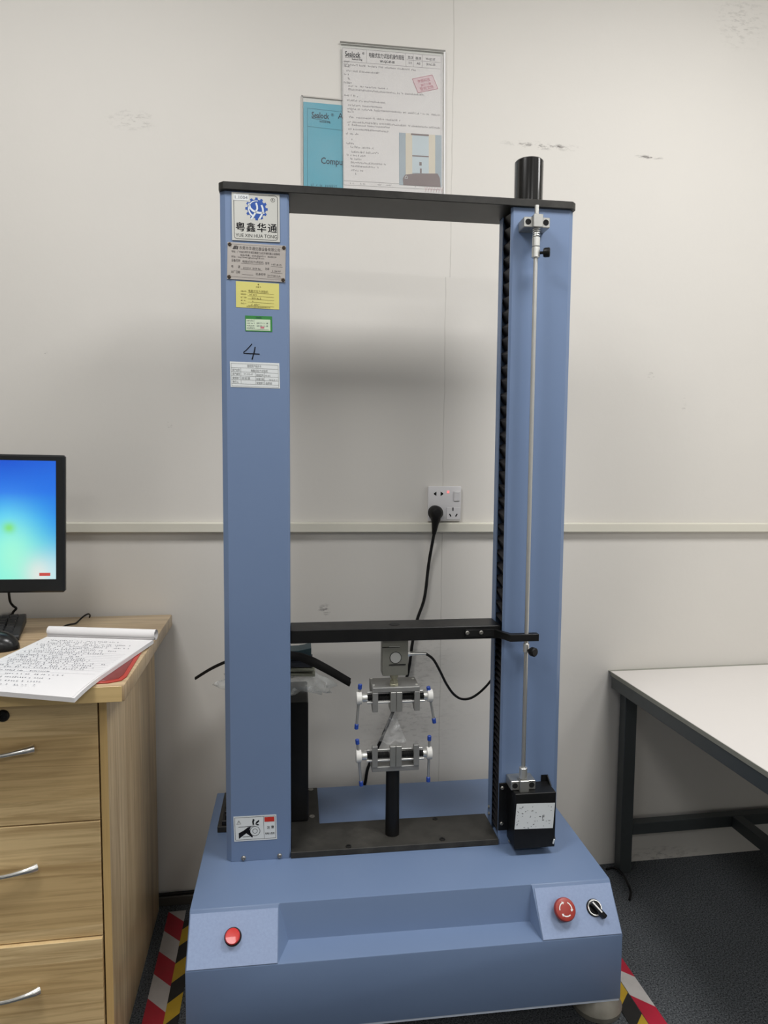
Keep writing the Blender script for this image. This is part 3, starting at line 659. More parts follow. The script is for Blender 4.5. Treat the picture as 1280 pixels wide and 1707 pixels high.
for i in range(len(pts)):
    L1.poly(bm, [gc, pts[i], pts[(i+1) % len(pts)]], o)
O('gear_emblem', bm, 'logoblue', bp, flat=True)
bm = NB(); o2 = .0021
ring = [(gc[0]+.165*math.cos(a), gc[1]+.165*math.sin(a)*asp) for a in [math.radians(t) for t in range(120, 290, 10)]]
L1.line(bm, ring, .0035, o2, True)
L1.line(bm, smooth2 := [(.355, .22), (.38, .31), (.43, .36), (.50, .395), (.58, .405), (.68, .40)], .004, o2)
L1.line(bm, [(.505, .20), (.525, .26), (.53, .32), (.50, .39), (.455, .47), (.40, .55)], .0036, o2)
L1.line(bm, [(.62, .24), (.645, .31), (.65, .37), (.62, .45), (.575, .53)], .0036, o2)
O('emblem_strokes', bm, 'swoosh', bp, flat=True)
bm = NB(); L1.quad(bm, .04, .355, .035, .165, .0022); ct = O('asset_tag', bm, 'tag', bp, flat=True)
bm = NB(); L1.texts(bm, [('1.1004', .07, .135, .07, .26, 'l')], .0024); O('tag_print', bm, 'faintink', bp, flat=True)
# 2 name plate
L2 = mlab((379.5, 403.5), (476.5, 410), (378.5, 465), YP)
np_ = sheet('name_plate', L2, 'plate', .0012)
bm = NB(); o = .0014
L2.texts(bm, [('东莞市华通仪器设备有限公司', .20, .175, .075, .70, 'l', .003), ('地址：广东省东莞市东城区桑园工业区华通仪器工业园B栋', .07, .27, .048, .83, 'l', .004), ('电话/传真：0769-85650211   82255239', .22, .355, .045, .62, 'l', .004),
              ('网址：http://www.qghuatong218.com', .07, .41, .045, .56, 'l', .003), ('设备名称', .07, .52, .062, .15, 'l', .003), ('型号', .65, .54, .055, .07, 'l', .003), ('HT-815', .76, .56, .05, .17, 'l'),
              ('电脑式拉力试验机', .26, .53, .055, .36, 'l'), ('电', .07, .685, .06, .035, 'l', .003), ('源', .185, .685, .06, .035, 'l', .003), ('220V 50Hz', .27, .70, .05, .30, 'l'), ('功率', .65, .695, .055, .07, 'l', .003), ('1.5kW', .78, .74, .05, .14, 'l'),
              ('出厂日期', .07, .83, .06, .15, 'l', .003), ('机身编号', .49, .85, .055, .17, 'l', .003), ('2HT0815A', .69, .87, .05, .23, 'l')], o)
for u0, u1, v in ((.23, .62, .555), (.75, .95, .59), (.23, .60, .715), (.75, .95, .76), (.25, .45, .855), (.69, .95, .895)): L2.line(bm, [(u0, v), (u1, v+.004)], .0005, o)
L2.line(bm, [(.04, .05), (.92, .05)], .0004, o); L2.line(bm, [(.04, .93), (.95, .945)], .0004, o)
L2.poly(bm, [(.11, .09), (.165, .085), (.14, .18), (.085, .185)], o); L2.poly(bm, [(.165, .10), (.185, .09), (.175, .185), (.145, .18)], o)
O('lettering', bm, M_plain('engraved_grey', srgb(62, 58, 56), .6), np_, flat=True, kind='stuff')
for u, v in ((.035, .06), (.965, .06), (.035, .94), (.965, .94)):
    face_screw(L2.p(u, v, .0012), .0038, M_plain('rusty_screw', srgb(82, 70, 58), .5, .6, var=.3, vs=300), parent=np_)
# 3 yellow label
L3 = mlab((393, 468.5), (465, 473), (393.5, 512), YP)
yl = sheet('yellow_equipment_label', L3, 'yellow', .0003)
bm = NB(); o = .0005
L3.texts(bm, [('电脑式拉力试验机', .29, .395, .085, .46, 'l'), ('HT-815', .31, .52, .07, .17, 'l'), ('2016.5', .36, .65, .07, .22, 'l'), ('A', .37, .77, .06, None, 'l'), 
              ('设备名称：', .11, .395, .045, .14, 'l'), ('规格型号：', .11, .51, .045, .14, 'l'), ('出厂日期：', .11, .63, .045, .14, 'l'), ('编  号：', .11, .75, .045, .12, 'l'), ('责任人：', .11, .865, .045, .13, 'l'),
              ('东莞市华通仪器设备有限公司', .24, .975, .04, .55, 'l', .004), ('设备卡', .52, .20, .05, None, 'c')], o)
for v in (.415, .535, .655, .775, .905): L3.line(bm, [(.27, v), (.88, v+.01)], .0005, o)
L3.scribble(bm, .35, .56, .90, .09, o, wd=.0007)
L3.poly(bm, [(.50, .07), (.52, .055), (.54, .07), (.53, .11), (.51, .11)], o)
O('handwriting', bm, 'yink', yl, flat=True, kind='stuff')
# 4 green inspection label
L4 = mlab((408.5, 526), (453.5, 527.5), (409, 552), YP)
gl_ = sheet('green_inspection_label', L4, 'green', .0003)
bm = NB(); L4.quad(bm, .03, .93, .22, .94, .0005); O('white_field', bm, 'greenpale', gl_, flat=True)
bm = NB(); o = .0007
for v in (.36, .52, .68, .82): L4.scribble(bm, .06, .36, v, .09, o, wd=.0005)
L4.texts(bm, [('校准合格', .50, .16, .10, .2, 'c'), ('2017.11.18', .42, .51, .10, .42, 'l'), ('2018.11.18', .42, .69, .10, .42, 'l')], o)
L4.line(bm, [(.06, .86), (.88, .88)], .0004, o); O('small_print', bm, 'tealink', gl_, flat=True, kind='stuff')
bm = NB(); L4.quad(bm, .56, .70, .68, .80, .0008); O('red_mark', bm, 'pinkink', gl_, flat=True)
# handwritten 4
L5 = mlab((400, 570), (440, 571), (400, 604), YP)
bm = NB(); L5.line(bm, [(.50, .08), (.40, .22), (.26, .40), (.15, .50), (.15, .545), (.30, .56), (.55, .565), (.82, .575)], .0019, .0002)
L5.line(bm, [(.63, .22), (.60, .45), (.55, .65), (.50, .85)], .0022, .0003); O('marker_numeral', bm, 'ink', mach, flat=True, label='handwritten number 4 in dark marker')
# 5 white table label
L6 = mlab((383, 602.5), (465.5, 605.5), (384.5, 645), YP)
wl = sheet('white_record_label', L6, 'tag', .0003)
bm = NB(); o = .0005
for v in (.07, .23, .39, .55, .70, .86): L6.line(bm, [(.02, v), (.975, v+.015)], .0005, o)
for u, v0, v1 in ((.025, .07, .95), (.975, .08, .97), (.215, .23, .86), (.51, .40, .87), (.69, .40, .87)): L6.line(bm, [(u, v0), (u, v1)], .0005, o)
L6.line(bm, [(.02, .95), (.98, .965)], .0005, o)
L6.texts(bm, [('固定资产标识卡', .35, .20, .085, .28, 'l'), ('资产名称', .045, .365, .08, .15, 'l'), ('电脑式拉力试验机', .42, .375, .085, .34, 'l'), ('资产编号', .045, .52, .08, .15, 'l'), ('YT-SYS-07', .27, .51, .07, .19, 'l'),
              ('规格型号', .525, .545, .075, .15, 'l'), ('HT-815', .70, .545, .07, .11, 'l'), ('使用部门', .045, .68, .08, .15, 'l'), ('实验室', .23, .68, .08, .17, 'l'), ('购置日期', .525, .70, .075, .15, 'l'), ('2016.5.11', .78, .71, .07, .17, 'l'),
              ('责任人', .045, .83, .08, .12, 'l'), ('保管部门', .525, .85, .075, .15, 'l'), ('品质部', .71, .85, .075, .13, 'l')], o)
O('printed_table', bm, M_plain('label_print_grey', srgb(120, 122, 122), .6), wl, flat=True, kind='stuff')
# 6 hand hazard sticker at the foot
L7 = mlab((389, 1361.5), (460.5, 1357.5), (390.5, 1403), YP)
hz = sheet('warning_sticker', L7, 'tag', .0003)
bm = NB(); o = .0005
for a_, b_ in (((.03, .05), (.97, .05)), ((.97, .05), (.97, .94)), ((.97, .94), (.03, .94)), ((.03, .94), (.03, .05))): L7.line(bm, [a_, b_], .0007, o)
L7.line(bm, [(.70, .05), (.70, .94)], .0006, o)
L7.line(bm, [(.12, .17), (.17, .31), (.07, .31), (.12, .17)], .0008, o); L7.line(bm, [(.12, .22), (.12, .27)], .0008, o)
L7.line(bm, [(.11, .43), (.48, .41)], .0011, o); L7.line(bm, [(.20, .83), (.37, .82)], .0011, o)
for c0, r0 in (((.49, .62), .115), ((.49, .62), .055)):
    L7.line(bm, [(c0[0]+r0*math.cos(math.radians(t)), c0[1]+r0*math.sin(math.radians(t))*L7.w/L7.h) for t in range(0, 361, 15)], .0010, o)
L7.poly(bm, [(.11, .67), (.22, .58), (.30, .62), (.26, .72), (.11, .90)], o); L7.poly(bm, [(.22, .58), (.33, .45), (.40, .43), (.365, .56), (.30, .68), (.26, .72)], o)
L7.poly(bm, [(.30, .60), (.37, .56), (.385, .70), (.44, .83), (.42, .88), (.34, .76), (.29, .70)], o)
L7.poly(bm, [(.44, .37), (.43, .24), (.45, .12), (.49, .16), (.47, .25), (.475, .36)], o); L7.poly(bm, [(.50, .33), (.53, .24), (.59, .18), (.60, .23), (.53, .34)], o); L7.poly(bm, [(.50, .36), (.56, .34), (.60, .38), (.56, .40)], o)
L7.texts(bm, [('注', .77, .55, .09, None, 'l', .01), ('意', .87, .54, .09, None, 'l', .01), ('有卷入危险', .725, .78, .07, .22, 'l', .01)], o)
O('hazard_pictogram', bm, 'ink', hz, flat=True)
bm = NB(); L7.quad(bm, .72, .95, .08, .27, .0006); O('red_header', bm, 'redprint', hz, flat=True)

# ================================================================== PAPERS ON THE TOP PLATE
YPp = 1.574
def tilt(L, top):   # top edge leans back towards the wall
    return L
YPp = DW-.0040
p_tl, p_tr, p_bl = atY(567.5, 70, YPp), atY(742, 85, YPp), atY(570, 312, YPp)
PZB = p_bl.z-.030                                              # taped to the wall; its foot hides behind the top plate
LP = Lab(p_tl, p_tr, p_tl+(p_bl-p_tl)*((p_tl.z-PZB)/(p_tl.z-p_bl.z)))
bm = NB(); LP.slab(bm, .012, .975, .035, .985, 0, .0006)
doc = O('instruction_sheet', bm, 'paperpink', label='printed white instruction sheet with pink stamp, on the wall above the machine', cat='document')
bm = NB(); LP.slab(bm, 0, 1.0, 0, 1, .0016, .0018); O('plastic_sleeve', bm, 'sleeve', doc)
bm = NB(); LP.slab(bm, -.005, 1.0, -.002, .008, .0014, .0026); O('sleeve_edge', bm, M_plain('sleeve_edge_grey', srgb(120, 118, 112), .4), doc)
bm = NB(); LP.slab(bm, .985, 1.0, .0, 1, .0018, .0021); O('sleeve_seam', bm, 'paper', doc)
o = .0009; kv = (p_tl.z-p_bl.z)/(p_tl.z-PZB)           # share of the sheet that shows
def V_(py): return (py-70)/(312-70)*kv
def U_(px): return (px-568)/173.0
def scr(px0, px1, py, h=4, **k): LP.scribble(bm, U_(px0), U_(px1), V_(py)-(px0-568)*.0 , h/242*kv, o, **k)
bm = NB()
LP.texts(bm, [('Sealock', U_(575), V_(93), 9/242*kv, 25/173, 'l', .015)], o)
LP.line(bm, [(U_(575), V_(95)), (U_(600), V_(94))], .0008, o); LP.texts(bm, [('Sealock Eng', U_(586), V_(98), 3/242*kv, 17/173, 'l', .01), ('®', U_(603), V_(88), 4/242*kv, None, 'l'),
    ('电脑式拉力试验机操作规程', U_(614), V_(91), 6.5/242*kv, 58/173, 'l', .004), ('WI-QC-07-05', U_(632), V_(98.5), 4/242*kv, 24/173, 'l', .02),
    ('页次', U_(678), V_(88.5), 4/242*kv, None, 'l'), ('版本', U_(691), V_(88.5), 4/242*kv, None, 'l'), ('WI-QC-07', U_(708), V_(88), 4/242*kv, 16/173, 'l'),
    ('1/1', U_(680), V_(97), 4/242*kv, None, 'l'), ('A0', U_(693), V_(97), 4/242*kv, None, 'l'), ('2016.5.30', U_(709), V_(97), 4/242*kv, 15/173, 'l')], o)
O('heading', bm, 'ink', doc, flat=True, kind='stuff')
bm = NB()
for (a_, b_) in (((571, 79.5), (571, 301)), ((571, 79.5), (733, 79.5)), ((571, 101.5), (733, 101.5)), ((610, 80), (610, 101.5)), ((675, 80), (675, 101.5)), ((687, 80), (687, 101.5)), ((702, 80), (702, 101.5)), ((676, 90.5), (733, 90.5)), ((734, 80), (734, 302)), ((571, 301), (734, 301)), ((571, 308), (734, 308)), ((571, 301), (571, 308))):
    LP.line(bm, [(U_(a_[0]), V_(a_[1])), (U_(b_[0]), V_(b_[1]))], .0005, o)
for px0, px1, py, b in ((574, 583, 103, 1), (573, 692, 108, 0), (573, 584, 111, 1), (577, 631, 118, 0), (573, 584, 124, 1), (579, 582, 131, 0), (573, 585, 138, 1), (580, 645, 143, 0), (579, 705, 149, 0), (573, 595, 159, 1),
                        (578, 640, 167, 0), (579, 636, 175, 0), (578, 732, 181, 0), (578, 588, 186, 0), (580, 665, 195, 0), (578, 733, 203, 0), (579, 648, 208, 0), (579, 646, 215, 0), (575, 596, 223, 1), (584, 586, 232, 0), (576, 588, 239, 1),
                        (582, 621, 245, 0), (581, 629, 253, 0), (576, 608, 259, 1), (582, 601, 265, 0), (583, 641, 271, 0), (583, 628, 277, 0), (583, 603, 284, 0), (590, 593, 290, 0), (581, 588, 306.5, 0), (596, 606, 306.5, 0), (627, 634, 306, 0), (640, 650, 306, 0), (689, 696, 306, 0)):
    scr(px0, px1, py, 3.6, wd=.0008 if b else .00062, gap=.1)
O('body_print', bm, 'greyink', doc, flat=True, kind='stuff')
bm = NB()
for k in range(7):
    u = U_(706+k*4.6); LP.line(bm, [(u, V_(305+random.uniform(-1, 2))), (u+.012, V_(309+random.uniform(-2, 2))), (u+.006, V_(313)), (u+.022, V_(304))], .0005, .001)
O('signature', bm, 'pinkink', doc, flat=True, kind='stuff')
# stamp
SA, SB, SD = (U_(685.5), V_(122)), (U_(719), V_(112.5)), (U_(695), V_(144.5))
bm = NB(); LP.poly(bm, [SA, SB, (SB[0]+SD[0]-SA[0], SB[1]+SD[1]-SA[1]), SD], o); O('pink_stamp', bm, 'pink', doc, flat=True)
LS = Lab(LP.p(*SA), LP.p(*SB), LP.p(*SD), LP.N); bm = NB()
for q in (((0, 0), (1, 0)), ((1, 0), (1, 1)), ((1, 1), (0, 1)), ((0, 1), (0, 0))): LS.line(bm, list(q), .0010, .0012)
LS.texts(bm, [('海络科技', .5, .36, .2, .62, 'c', .004), ('2017.11.30', .52, .62, .16, .5, 'c', .02), ('受控文件', .5, .9, .2, .68, 'c', .004)], .0012); O('stamp_ink', bm, 'pinkink', doc, flat=True, kind='stuff')
# small picture of a machine on the sheet
def pq(bm, x0, x1, y0, y1, off): LP.quad(bm, U_(x0), U_(x1), V_(y0), V_(y1), off)
bm = NB(); pq(bm, 663, 735, 214, 303, .0010); O('picture_background', bm, 'photo_bg', doc, flat=True)
bm = NB(); pq(bm, 674, 685, 214, 286, .0012); pq(bm, 713, 724, 214, 286, .0012); O('picture_columns', bm, 'photo_col', doc, flat=True)
bm = NB(); pq(bm, 685, 713, 217, 281, .0012); O('picture_opening', bm, 'photo_lt', doc, flat=True)
bm = NB(); pq(bm, 683, 713, 214, 217, .0014); O('picture_beam', bm, 'photo_base', doc, flat=True)
for q4 in ((685, 713, 251, 253), (697, 701, 262, 268), (698, 701, 273, 281)):
    bm = NB(); pq(bm, *q4, .0014); O('picture_fitting', bm, 'photo_base', doc, flat=True)
bm = NB(); LP.poly(bm, [(U_(673), V_(285)), (U_(690), V_(282)), (U_(728), V_(280)), (U_(732), V_(288)), (U_(733), V_(303)), (U_(670), V_(303)), (U_(669), V_(292))], .0014); O('picture_machine', bm, 'photo_base', doc, flat=True)
bm = NB(); LP.line(bm, [(U_(675.5), V_(287)), (U_(677), V_(291.5)), (U_(672.5), V_(291.5)), (U_(673.5), V_(287.5)), (U_(675.5), V_(287))], .0010, .0016); O('picture_badge', bm, 'tag', doc, flat=True)
# teal card in its sleeve, behind the sheet
YQ = DW-.0016
q_tl, q_tr, q_bl = atY(502.5, 159, YQ), atY(640, 172, YQ), atY(503, 308, YQ)
QZB = PZB+.004
LQ = Lab(q_tl, q_tr, q_tl+(q_bl-q_tl)*((q_tl.z-QZB)/(q_tl.z-q_bl.z)))
kq = (q_tl.z-q_bl.z)/(q_tl.z-QZB)
def Uq(px): return (px-502.5)/137.5
def Vq(py): return (py-160)/(308-160)*kq
bm = NB(); LQ.slab(bm, Uq(505.5), .985, Vq(170), 1, -.0006, 0)
card = O('teal_title_sheet', bm, 'teal', label='teal printed cover sheet in a clear sleeve, half hidden behind the white instruction sheet', cat='document')
bm = NB(); LQ.slab(bm, 0, 1, 0, 1, .0008, .001); O('plastic_sleeve', bm, 'sleeve', card)
bm = NB(); LQ.slab(bm, 0, 1, .0, .012, .0008, .0014); LQ.slab(bm, 0, .012, .0, 1, .0008, .0014); O('sleeve_edge', bm, M_plain('sleeve_edge_pale', srgb(186, 182, 176), .35), card)
bm = NB(); LQ.texts(bm, [('Sealock', Uq(519), Vq(195), 10/148*kq, 29/137.5, 'l', .02), ('Sealock Eng', Uq(532), Vq(201.5), 3/148*kq, 18/137.5, 'l', .01), ('®', Uq(551), Vq(190), 5/148*kq, None, 'l'), ('A', Uq(562.5), Vq(193), 10/148*kq, None, 'l'),
    ('Computer', Uq(534.5), Vq(270), 11/148*kq, 51/137.5, 'l', .012)], .0005)
LQ.line(bm, [(Uq(519), Vq(196)), (Uq(549), Vq(199))], .0008, .0005); LQ.line(bm, [(Uq(512), Vq(210)), (Uq(640), Vq(214))], .0004, .0005); LQ.line(bm, [(Uq(512), Vq(180)), (Uq(512), 1)], .0004, .0005); LQ.line(bm, [(Uq(512), Vq(180)), (Uq(640), Vq(183))], .0004, .0005)
LQ.scribble(bm, Uq(514), Uq(560), Vq(309), .03, .0005); O('lettering', bm, 'tealink', card, flat=True, kind='stuff')

# ================================================================== BOX BEHIND THE LEFT COLUMN
bm = NB(); box(bm, -.150, .0275, 1.596, 1.755, .3250, .6200, .003)
cb = O('controller_case', bm, 'black', F=MF, label='plain black upright equipment case standing behind the left blue column', cat='equipment case')
bm = NB(); box(bm, -.1780, -.1505, 1.600, 1.752, .3250, .336, .0008)
for k in range(7): box(bm, -.171, -.1505, 1.603+.021*k, 1.616+.021*k, .3355, .358, .001)
O('side_flange', bm, 'black', cb)
face_screw(Vector((-.1650, 1.6025, .3500)), .0035, parent=cb)
# clear bag, cards and rubber strips heaped on the case
def crumple(cx, cy, cz, rx, ry, rz, amp, seed, nu=34, nv=18, zfloor=None):
    from mathutils import noise
    bm = NB(); R = []
    for j in range(nv+1):
        ph = math.pi*j/nv; row = []
        for i in range(nu):
            th = 2*math.pi*i/nu; d = Vector((math.cos(th)*math.sin(ph), math.sin(th)*math.sin(ph), math.cos(ph)))
            k = 1+amp*(noise.noise(d*2.3+Vector((seed, 0, 0)))+.6*abs(noise.noise(d*6+Vector((0, seed, 0)))))
            p = Vector((cx+d.x*rx*k, cy+d.y*ry*k, cz+d.z*rz*k))
            if zfloor is not None and p.z < zfloor: p.z = zfloor+random.uniform(0, .001)
            row.append(bm.verts.new(p))
        R.append(row)
    for A, B in zip(R, R[1:]):
        for i in range(nu): bm.faces.new((A[i], A[(i+1) % nu], B[(i+1) % nu], B[i]))
    bmesh.ops.remove_doubles(bm, verts=bm.verts, dist=.00005); return bm
bm = crumple(-.055, 1.665, .655, .125, .070, .034, .35, 3.1)
for v in bm.verts:
    if -.150 < v.co.x < .0275 and v.co.z < .6205: v.co.z = .6205+random.uniform(0, .002)
    if -.135 < v.co.x < .050 and 1.60 < v.co.y < 1.72: v.co.z = min(v.co.z, .6750)
    if v.co.x >= .0275: v.co.z -= max(0, (v.co.x-.0275))*.35
O('clear_plastic_bag', bm, 'bag', F=MF, label='crumpled clear plastic bag lying on the black case behind the left column', cat='plastic bag', ang=180)
def card_slab(pts, z, th, mat, name, label, cat='card', sag=0.0, grp=None):
    bm = NB(); n = 8; A = []; B = []
    (xa_, ya_), (xb_, yb_), (xc, yc), (xd, yd) = pts
    for i in range(n+1):
        t_ = i/n; dz = -sag*(t_**2)
        A.append([bm.verts.new((xa_+(xb_-xa_)*t_, ya_+(yb_-ya_)*t_, z+h+dz)) for h in (0, th)]); B.append([bm.verts.new((xd+(xc-xd)*t_, yd+(yc-yd)*t_, z+h+dz)) for h in (0, th)])
    for i in range(n):
        for q in ((A[i][0], A[i+1][0], B[i+1][0], B[i][0]), (A[i][1], B[i][1], B[i+1][1], A[i+1][1]), (A[i][0], A[i][1], A[i+1][1], A[i+1][0]), (B[i][0], B[i+1][0], B[i+1][1], B[i][1])): bm.faces.new(q)
    for i in (0, n): bm.faces.new((A[i][0], B[i][0], B[i][1], A[i][1]))
    bmesh.ops.recalc_face_normals(bm, faces=bm.faces)
    return O(name, bm, mat, F=MF, label=label, cat=cat, group=grp)
zs = .6900
card_slab([(-.13, 1.615), (.044, 1.610), (.046, 1.70), (-.13, 1.71)], zs-.008, .003, 'olive', 'sample_card', 'pale green-grey card, lowest of the cards heaped on the plastic bag', sag=.004)
card_slab([(-.12, 1.62), (.041, 1.622), (.043, 1.70), (-.12, 1.70)], zs-.001, .004, 'olive', 'sample_card', 'second pale card from the bottom of the heap behind the left column', sag=.002)
card_slab([(-.11, 1.635), (.039, 1.632), (.04, 1.71), (-.11, 1.71)], zs+.006, .010, 'navy', 'sample_card', 'thick near-black card in the middle of the heap on the case', sag=.002)
bm = NB(); Mx = Matrix.Translation((-.035, 1.655, zs+.0175)) @ Matrix.Rotation(math.radians(-6), 4, 'Y')
bm = NB(); poly = [(-.09, zs+.018), (.036, zs+.0180), (.036, zs+.047), (.005, zs+.041), (-.03, zs+.040), (-.09, zs+.040)]
prism(bm, poly, 1.650, 1.700, 'y', .0006); O('dark_teal_booklet', bm, 'darkteal', F=MF, label='dark teal curled booklet on top of the heap of cards behind the left column', cat='booklet')
def strip(pts, wd, th, label):
    P = smooth_path(pts, 7); bm = NB(); R = []
    for i, p in enumerate(P):
        d = (P[min(i+1, len(P)-1)]-P[max(i-1, 0)]).normalized(); s_ = Vector((0, 1, 0)); s_ = (s_-d*s_.dot(d)).normalized(); n_ = d.cross(s_).normalized()
        # ribbed flat strip
        prof = [(-.5, -.5), (.5, -.5), (.5, .35), (.28, .5), (.2, .2), (-.2, .2), (-.28, .5), (-.5, .35)]
        R.append([bm.verts.new(p+s_*a_*wd*.35+n_*(b_*th)+Vector((0, 0, a_*wd*.93))) for a_, b_ in prof])
    for A, B in zip(R, R[1:]):
        for k in range(8): bm.faces.new((A[k], A[(k+1) % 8], B[(k+1) % 8], B[k]))
    bm.faces.new(R[0][::-1]); bm.faces.new(R[-1]); bmesh.ops.recalc_face_normals(bm, faces=bm.faces)
    return O('rubber_strip', bm, 'rubber', F=MF, label=label, cat='rubber strip')
Ys = 1.605
def sp(*a): return [atY(x, y, Ys+d, MF) for x, y, d in a]
strip(sp((325, 1131, .02), (350, 1115.5, .01), (374, 1104, 0), (405, 1092, 0), (445, 1084, .01)), .0042, .004, 'thin black rubber strip whose tip sticks out left of the left column')
strip(sp((440, 1086, .004), (486, 1091, .01), (515, 1098, .005), (545, 1113, 0), (584, 1136, -.01)), .0120, .006, 'wide ribbed black rubber strip drooping to the right of the left column')
strip(sp((440, 1092, .03), (486, 1095, .03), (512, 1103, .028), (548, 1121, .02), (583, 1141, .01)), .007, .005, 'narrower black rubber strip drooping just behind the wide ribbed one')

# ================================================================== WALL SOCKET AND POWER CORD
sx0, sx1, sz0, sz1 = .4050, .4985, 1.0320, 1.1285
bm = NB(); box(bm, sx0, sx1, DW-.0095, DW-.0003, sz0, sz1, .003, seg=2)
so = O('wall_socket', bm, 'sock', label='white square wall outlet with rocker switch and red light above the trunking', cat='wall outlet')
SW = sx1-sx0
LK = Lab((sx0, DW-.0095, sz1), (sx1, DW-.0095, sz1), (sx0, DW-.0095, sz0), (0, -1, 0))
bm = NB(); LK.slab(bm, .56, .97, .60, .95, 0, .0016, .0006); O('socket_module', bm, 'sock', so)
bm = NB(); LK.slab(bm, .77, .95, .15, .42, 0, .003, .001); O('rocker_switch', bm, 'sock', so)
bm = NB(); LK.slab(bm, .79, .93, .15, .185, .0028, .0034); O('switch_ridge', bm, 'white', so)
bm = NB(); LK.slab(bm, .57, .63, .13, .20, 0, .0008); O('indicator_light', bm, 'led', so)
def slot(poly):
    bm = NB(); LK.poly(bm, poly, .0018 if poly[0][1] > .55 else .0003); O('socket_slot', bm, 'holemat', so, flat=True)
slot([(.175, .20), (.25, .155), (.25, .275), (.175, .235)]); slot([(.375, .155), (.45, .20), (.45, .235), (.375, .275)])
slot([(.73, .605), (.765, .605), (.765, .70), (.73, .70)]); slot([(.63, .79), (.665, .78), (.705, .855), (.67, .87)]); slot([(.86, .78), (.895, .79), (.85, .87), (.815, .855)])
# plug + cord
q = atY(727, 855, DW-.03, WF)
pc = E('power_cord', (q.x, DW-.04, q.z), label='black power plug and long cord hanging from the wall outlet down behind the machine', cat='power cord')
bm = NB(); lathe(bm, [(0, .0175), (.002, .0195), (.018, .0195), (.030, .0165), (.036, .0105), (.037, 0)], (q.x, DW-.0115, q.z), (0, -1, 0), 28)
lathe(bm, [(.0, .0135), (.012, .0125), (.022, .0095), (.05, .0055), (.052, .0045)], (q.x, DW-.030, q.z-.008), (-.08, .12, -1), 18)
O('plug', bm, 'rubber', pc)
c0 = Vector((q.x-.004, DW-.0245, q.z-.058))
pts = [c0] + [atY(x, y, Y, WF) for x, y, Y in ((714.7, 939, DW-.012), (707.5, 996, DW-.012), (695.4, 1033, DW-.013), (687.7, 1069.6, DW-.013), (678.7, 1126, DW-.012), (655, 1187, DW-.012), (632.5, 1239, DW-.012), (613.7, 1279, DW-.012), (605.6, 1312, DW-.0095))] + [Vector((.19, DW-.0085, .25)), Vector((.18, DW-.0085, .08)), Vector((.17, DW-.012, .006))]
bm = NB(); tube(bm, pts, .0042, 10); O('cord', bm, 'rubber', pc)

# ================================================================== FLOOR TAPES AND FLOOR CABLE
def tape(x0, x1, y0, y1, z, mat, label, skew=0.0, seg=12):
    bm = NB(); L = []
    for i in range(seg+1):
        t_ = i/seg; y = y0+(y1-y0)*t_; s_ = skew*t_; zz = z+random.uniform(0, .0003); L.append([bm.verts.new((x, y, h)) for x, h in ((x0+s_, zz), (x1+s_, zz), (x1+s_, zz+.0006), (x0+s_, zz+.0006))])
    for A, B in zip(L, L[1:]):
        for k in range(4): bm.faces.new((A[k], A[(k+1) % 4], B[(k+1) % 4], B[k]))
    bm.faces.new(L[0][::-1]); bm.faces.new(L[-1]); bmesh.ops.recalc_face_normals(bm, faces=bm.faces)
    return O('floor_tape', bm, mat, label=label, cat='floor tape')
tape(-.2895, -.2445, .85, 1.782, .0005, 'tape_rw', 'red and white striped floor tape between the desk and the machine')
tape(-.2445, -.2140, .85, 1.74, .0012, 'tape_yb', 'yellow and black striped floor tape against the machine base, desk side')
tape(.7800, .8190, .85, 1.478, .0005, 'tape_rw_b', 'red and white striped floor tape on the table side of the machine')
tape(.7380, .7780, 1.10, 1.385, .0012, 'tape_yb', 'short yellow and black floor tape by the machine foot, table side')
pts = [atZ(x, y, z) for x, y, z in ((1000, 1436, .004), (1018, 1440, .006), (1036, 1455, .02), (1046, 1472, .03), (1051, 1486, .012), (1049, 1500, .0045))]
pts = [Vector((p.x, min(p.y, 1.79), p.z)) for p in pts]
bm = NB(); tube(bm, pts, .0032, 8); O('floor_cable', bm, 'rubber', label='black cable looping on the carpet behind the right corner of the machine', cat='cable')
pts = [Vector((-.40, 1.796, .031)), Vector((-.33, 1.797, .031)), Vector((-.26, 1.796, .032)), Vector((-.18, 1.798, .031)), Vector((-.08, 1.802, .02))]
pts = [Vector((p.x, DW-.0085, p.z)) for p in pts]
bm = NB(); tube(bm, pts, .0042, 8); O('wall_cable', bm, 'rubber', label='black cable lying along the foot of the wall between desk and machine', cat='cable')

# ================================================================== DESK
DX1 = -.2715; DF, DBk = 1.2455, 1.8065; DZ = .7947; DX0 = -1.35
desk = E('desk', (-.8, 1.53, 0), label='pine desk with a three-drawer pedestal at the left, under the monitor', cat='desk')
bm = NB(); box(bm, DX0, DX1, DF, DBk, DZ-.031, DZ, .0035, seg=2); O('desk_top', bm, 'desk_top', desk)
bm = NB(); box(bm, DX0+.001, DX1-.0045, DF-.0016, DF+.0002, DZ-.030, DZ-.0012, .0006); O('edge_band', bm, 'desk_edge', desk)
PF = 1.300; PXR = -.3160
bm = NB(); box(bm, PXR-.013, PXR, PF+.0012, DBk-.01, .0005, DZ-.0312, .0006); O('side_panel', bm, 'desk_side', desk)
bm = NB(); box(bm, PXR-.0132, PXR+.0002, PF, PF+.0012, .0006, DZ-.0313); O('panel_edge', bm, M_wood('stile_pine', 'z', 'x', .2, ((206, 172, 114), (214, 182, 124)), .2, dark=.25), desk)
bm = NB(); box(bm, -.760, -.747, PF, DBk-.01, .0005, DZ-.0312, .0006); O('side_panel', bm, 'desk_side', desk)
bm = NB(); box(bm, DX0+.02, DX0+.035, PF, DBk-.01, .0005, DZ-.0312, .0006); O('end_panel', bm, 'desk_side', desk)
bm = NB(); box(bm, -.747, PXR-.013, DBk-.03, DBk-.015, .05, DZ-.0312); O('back_panel', bm, 'desk_side', desk)
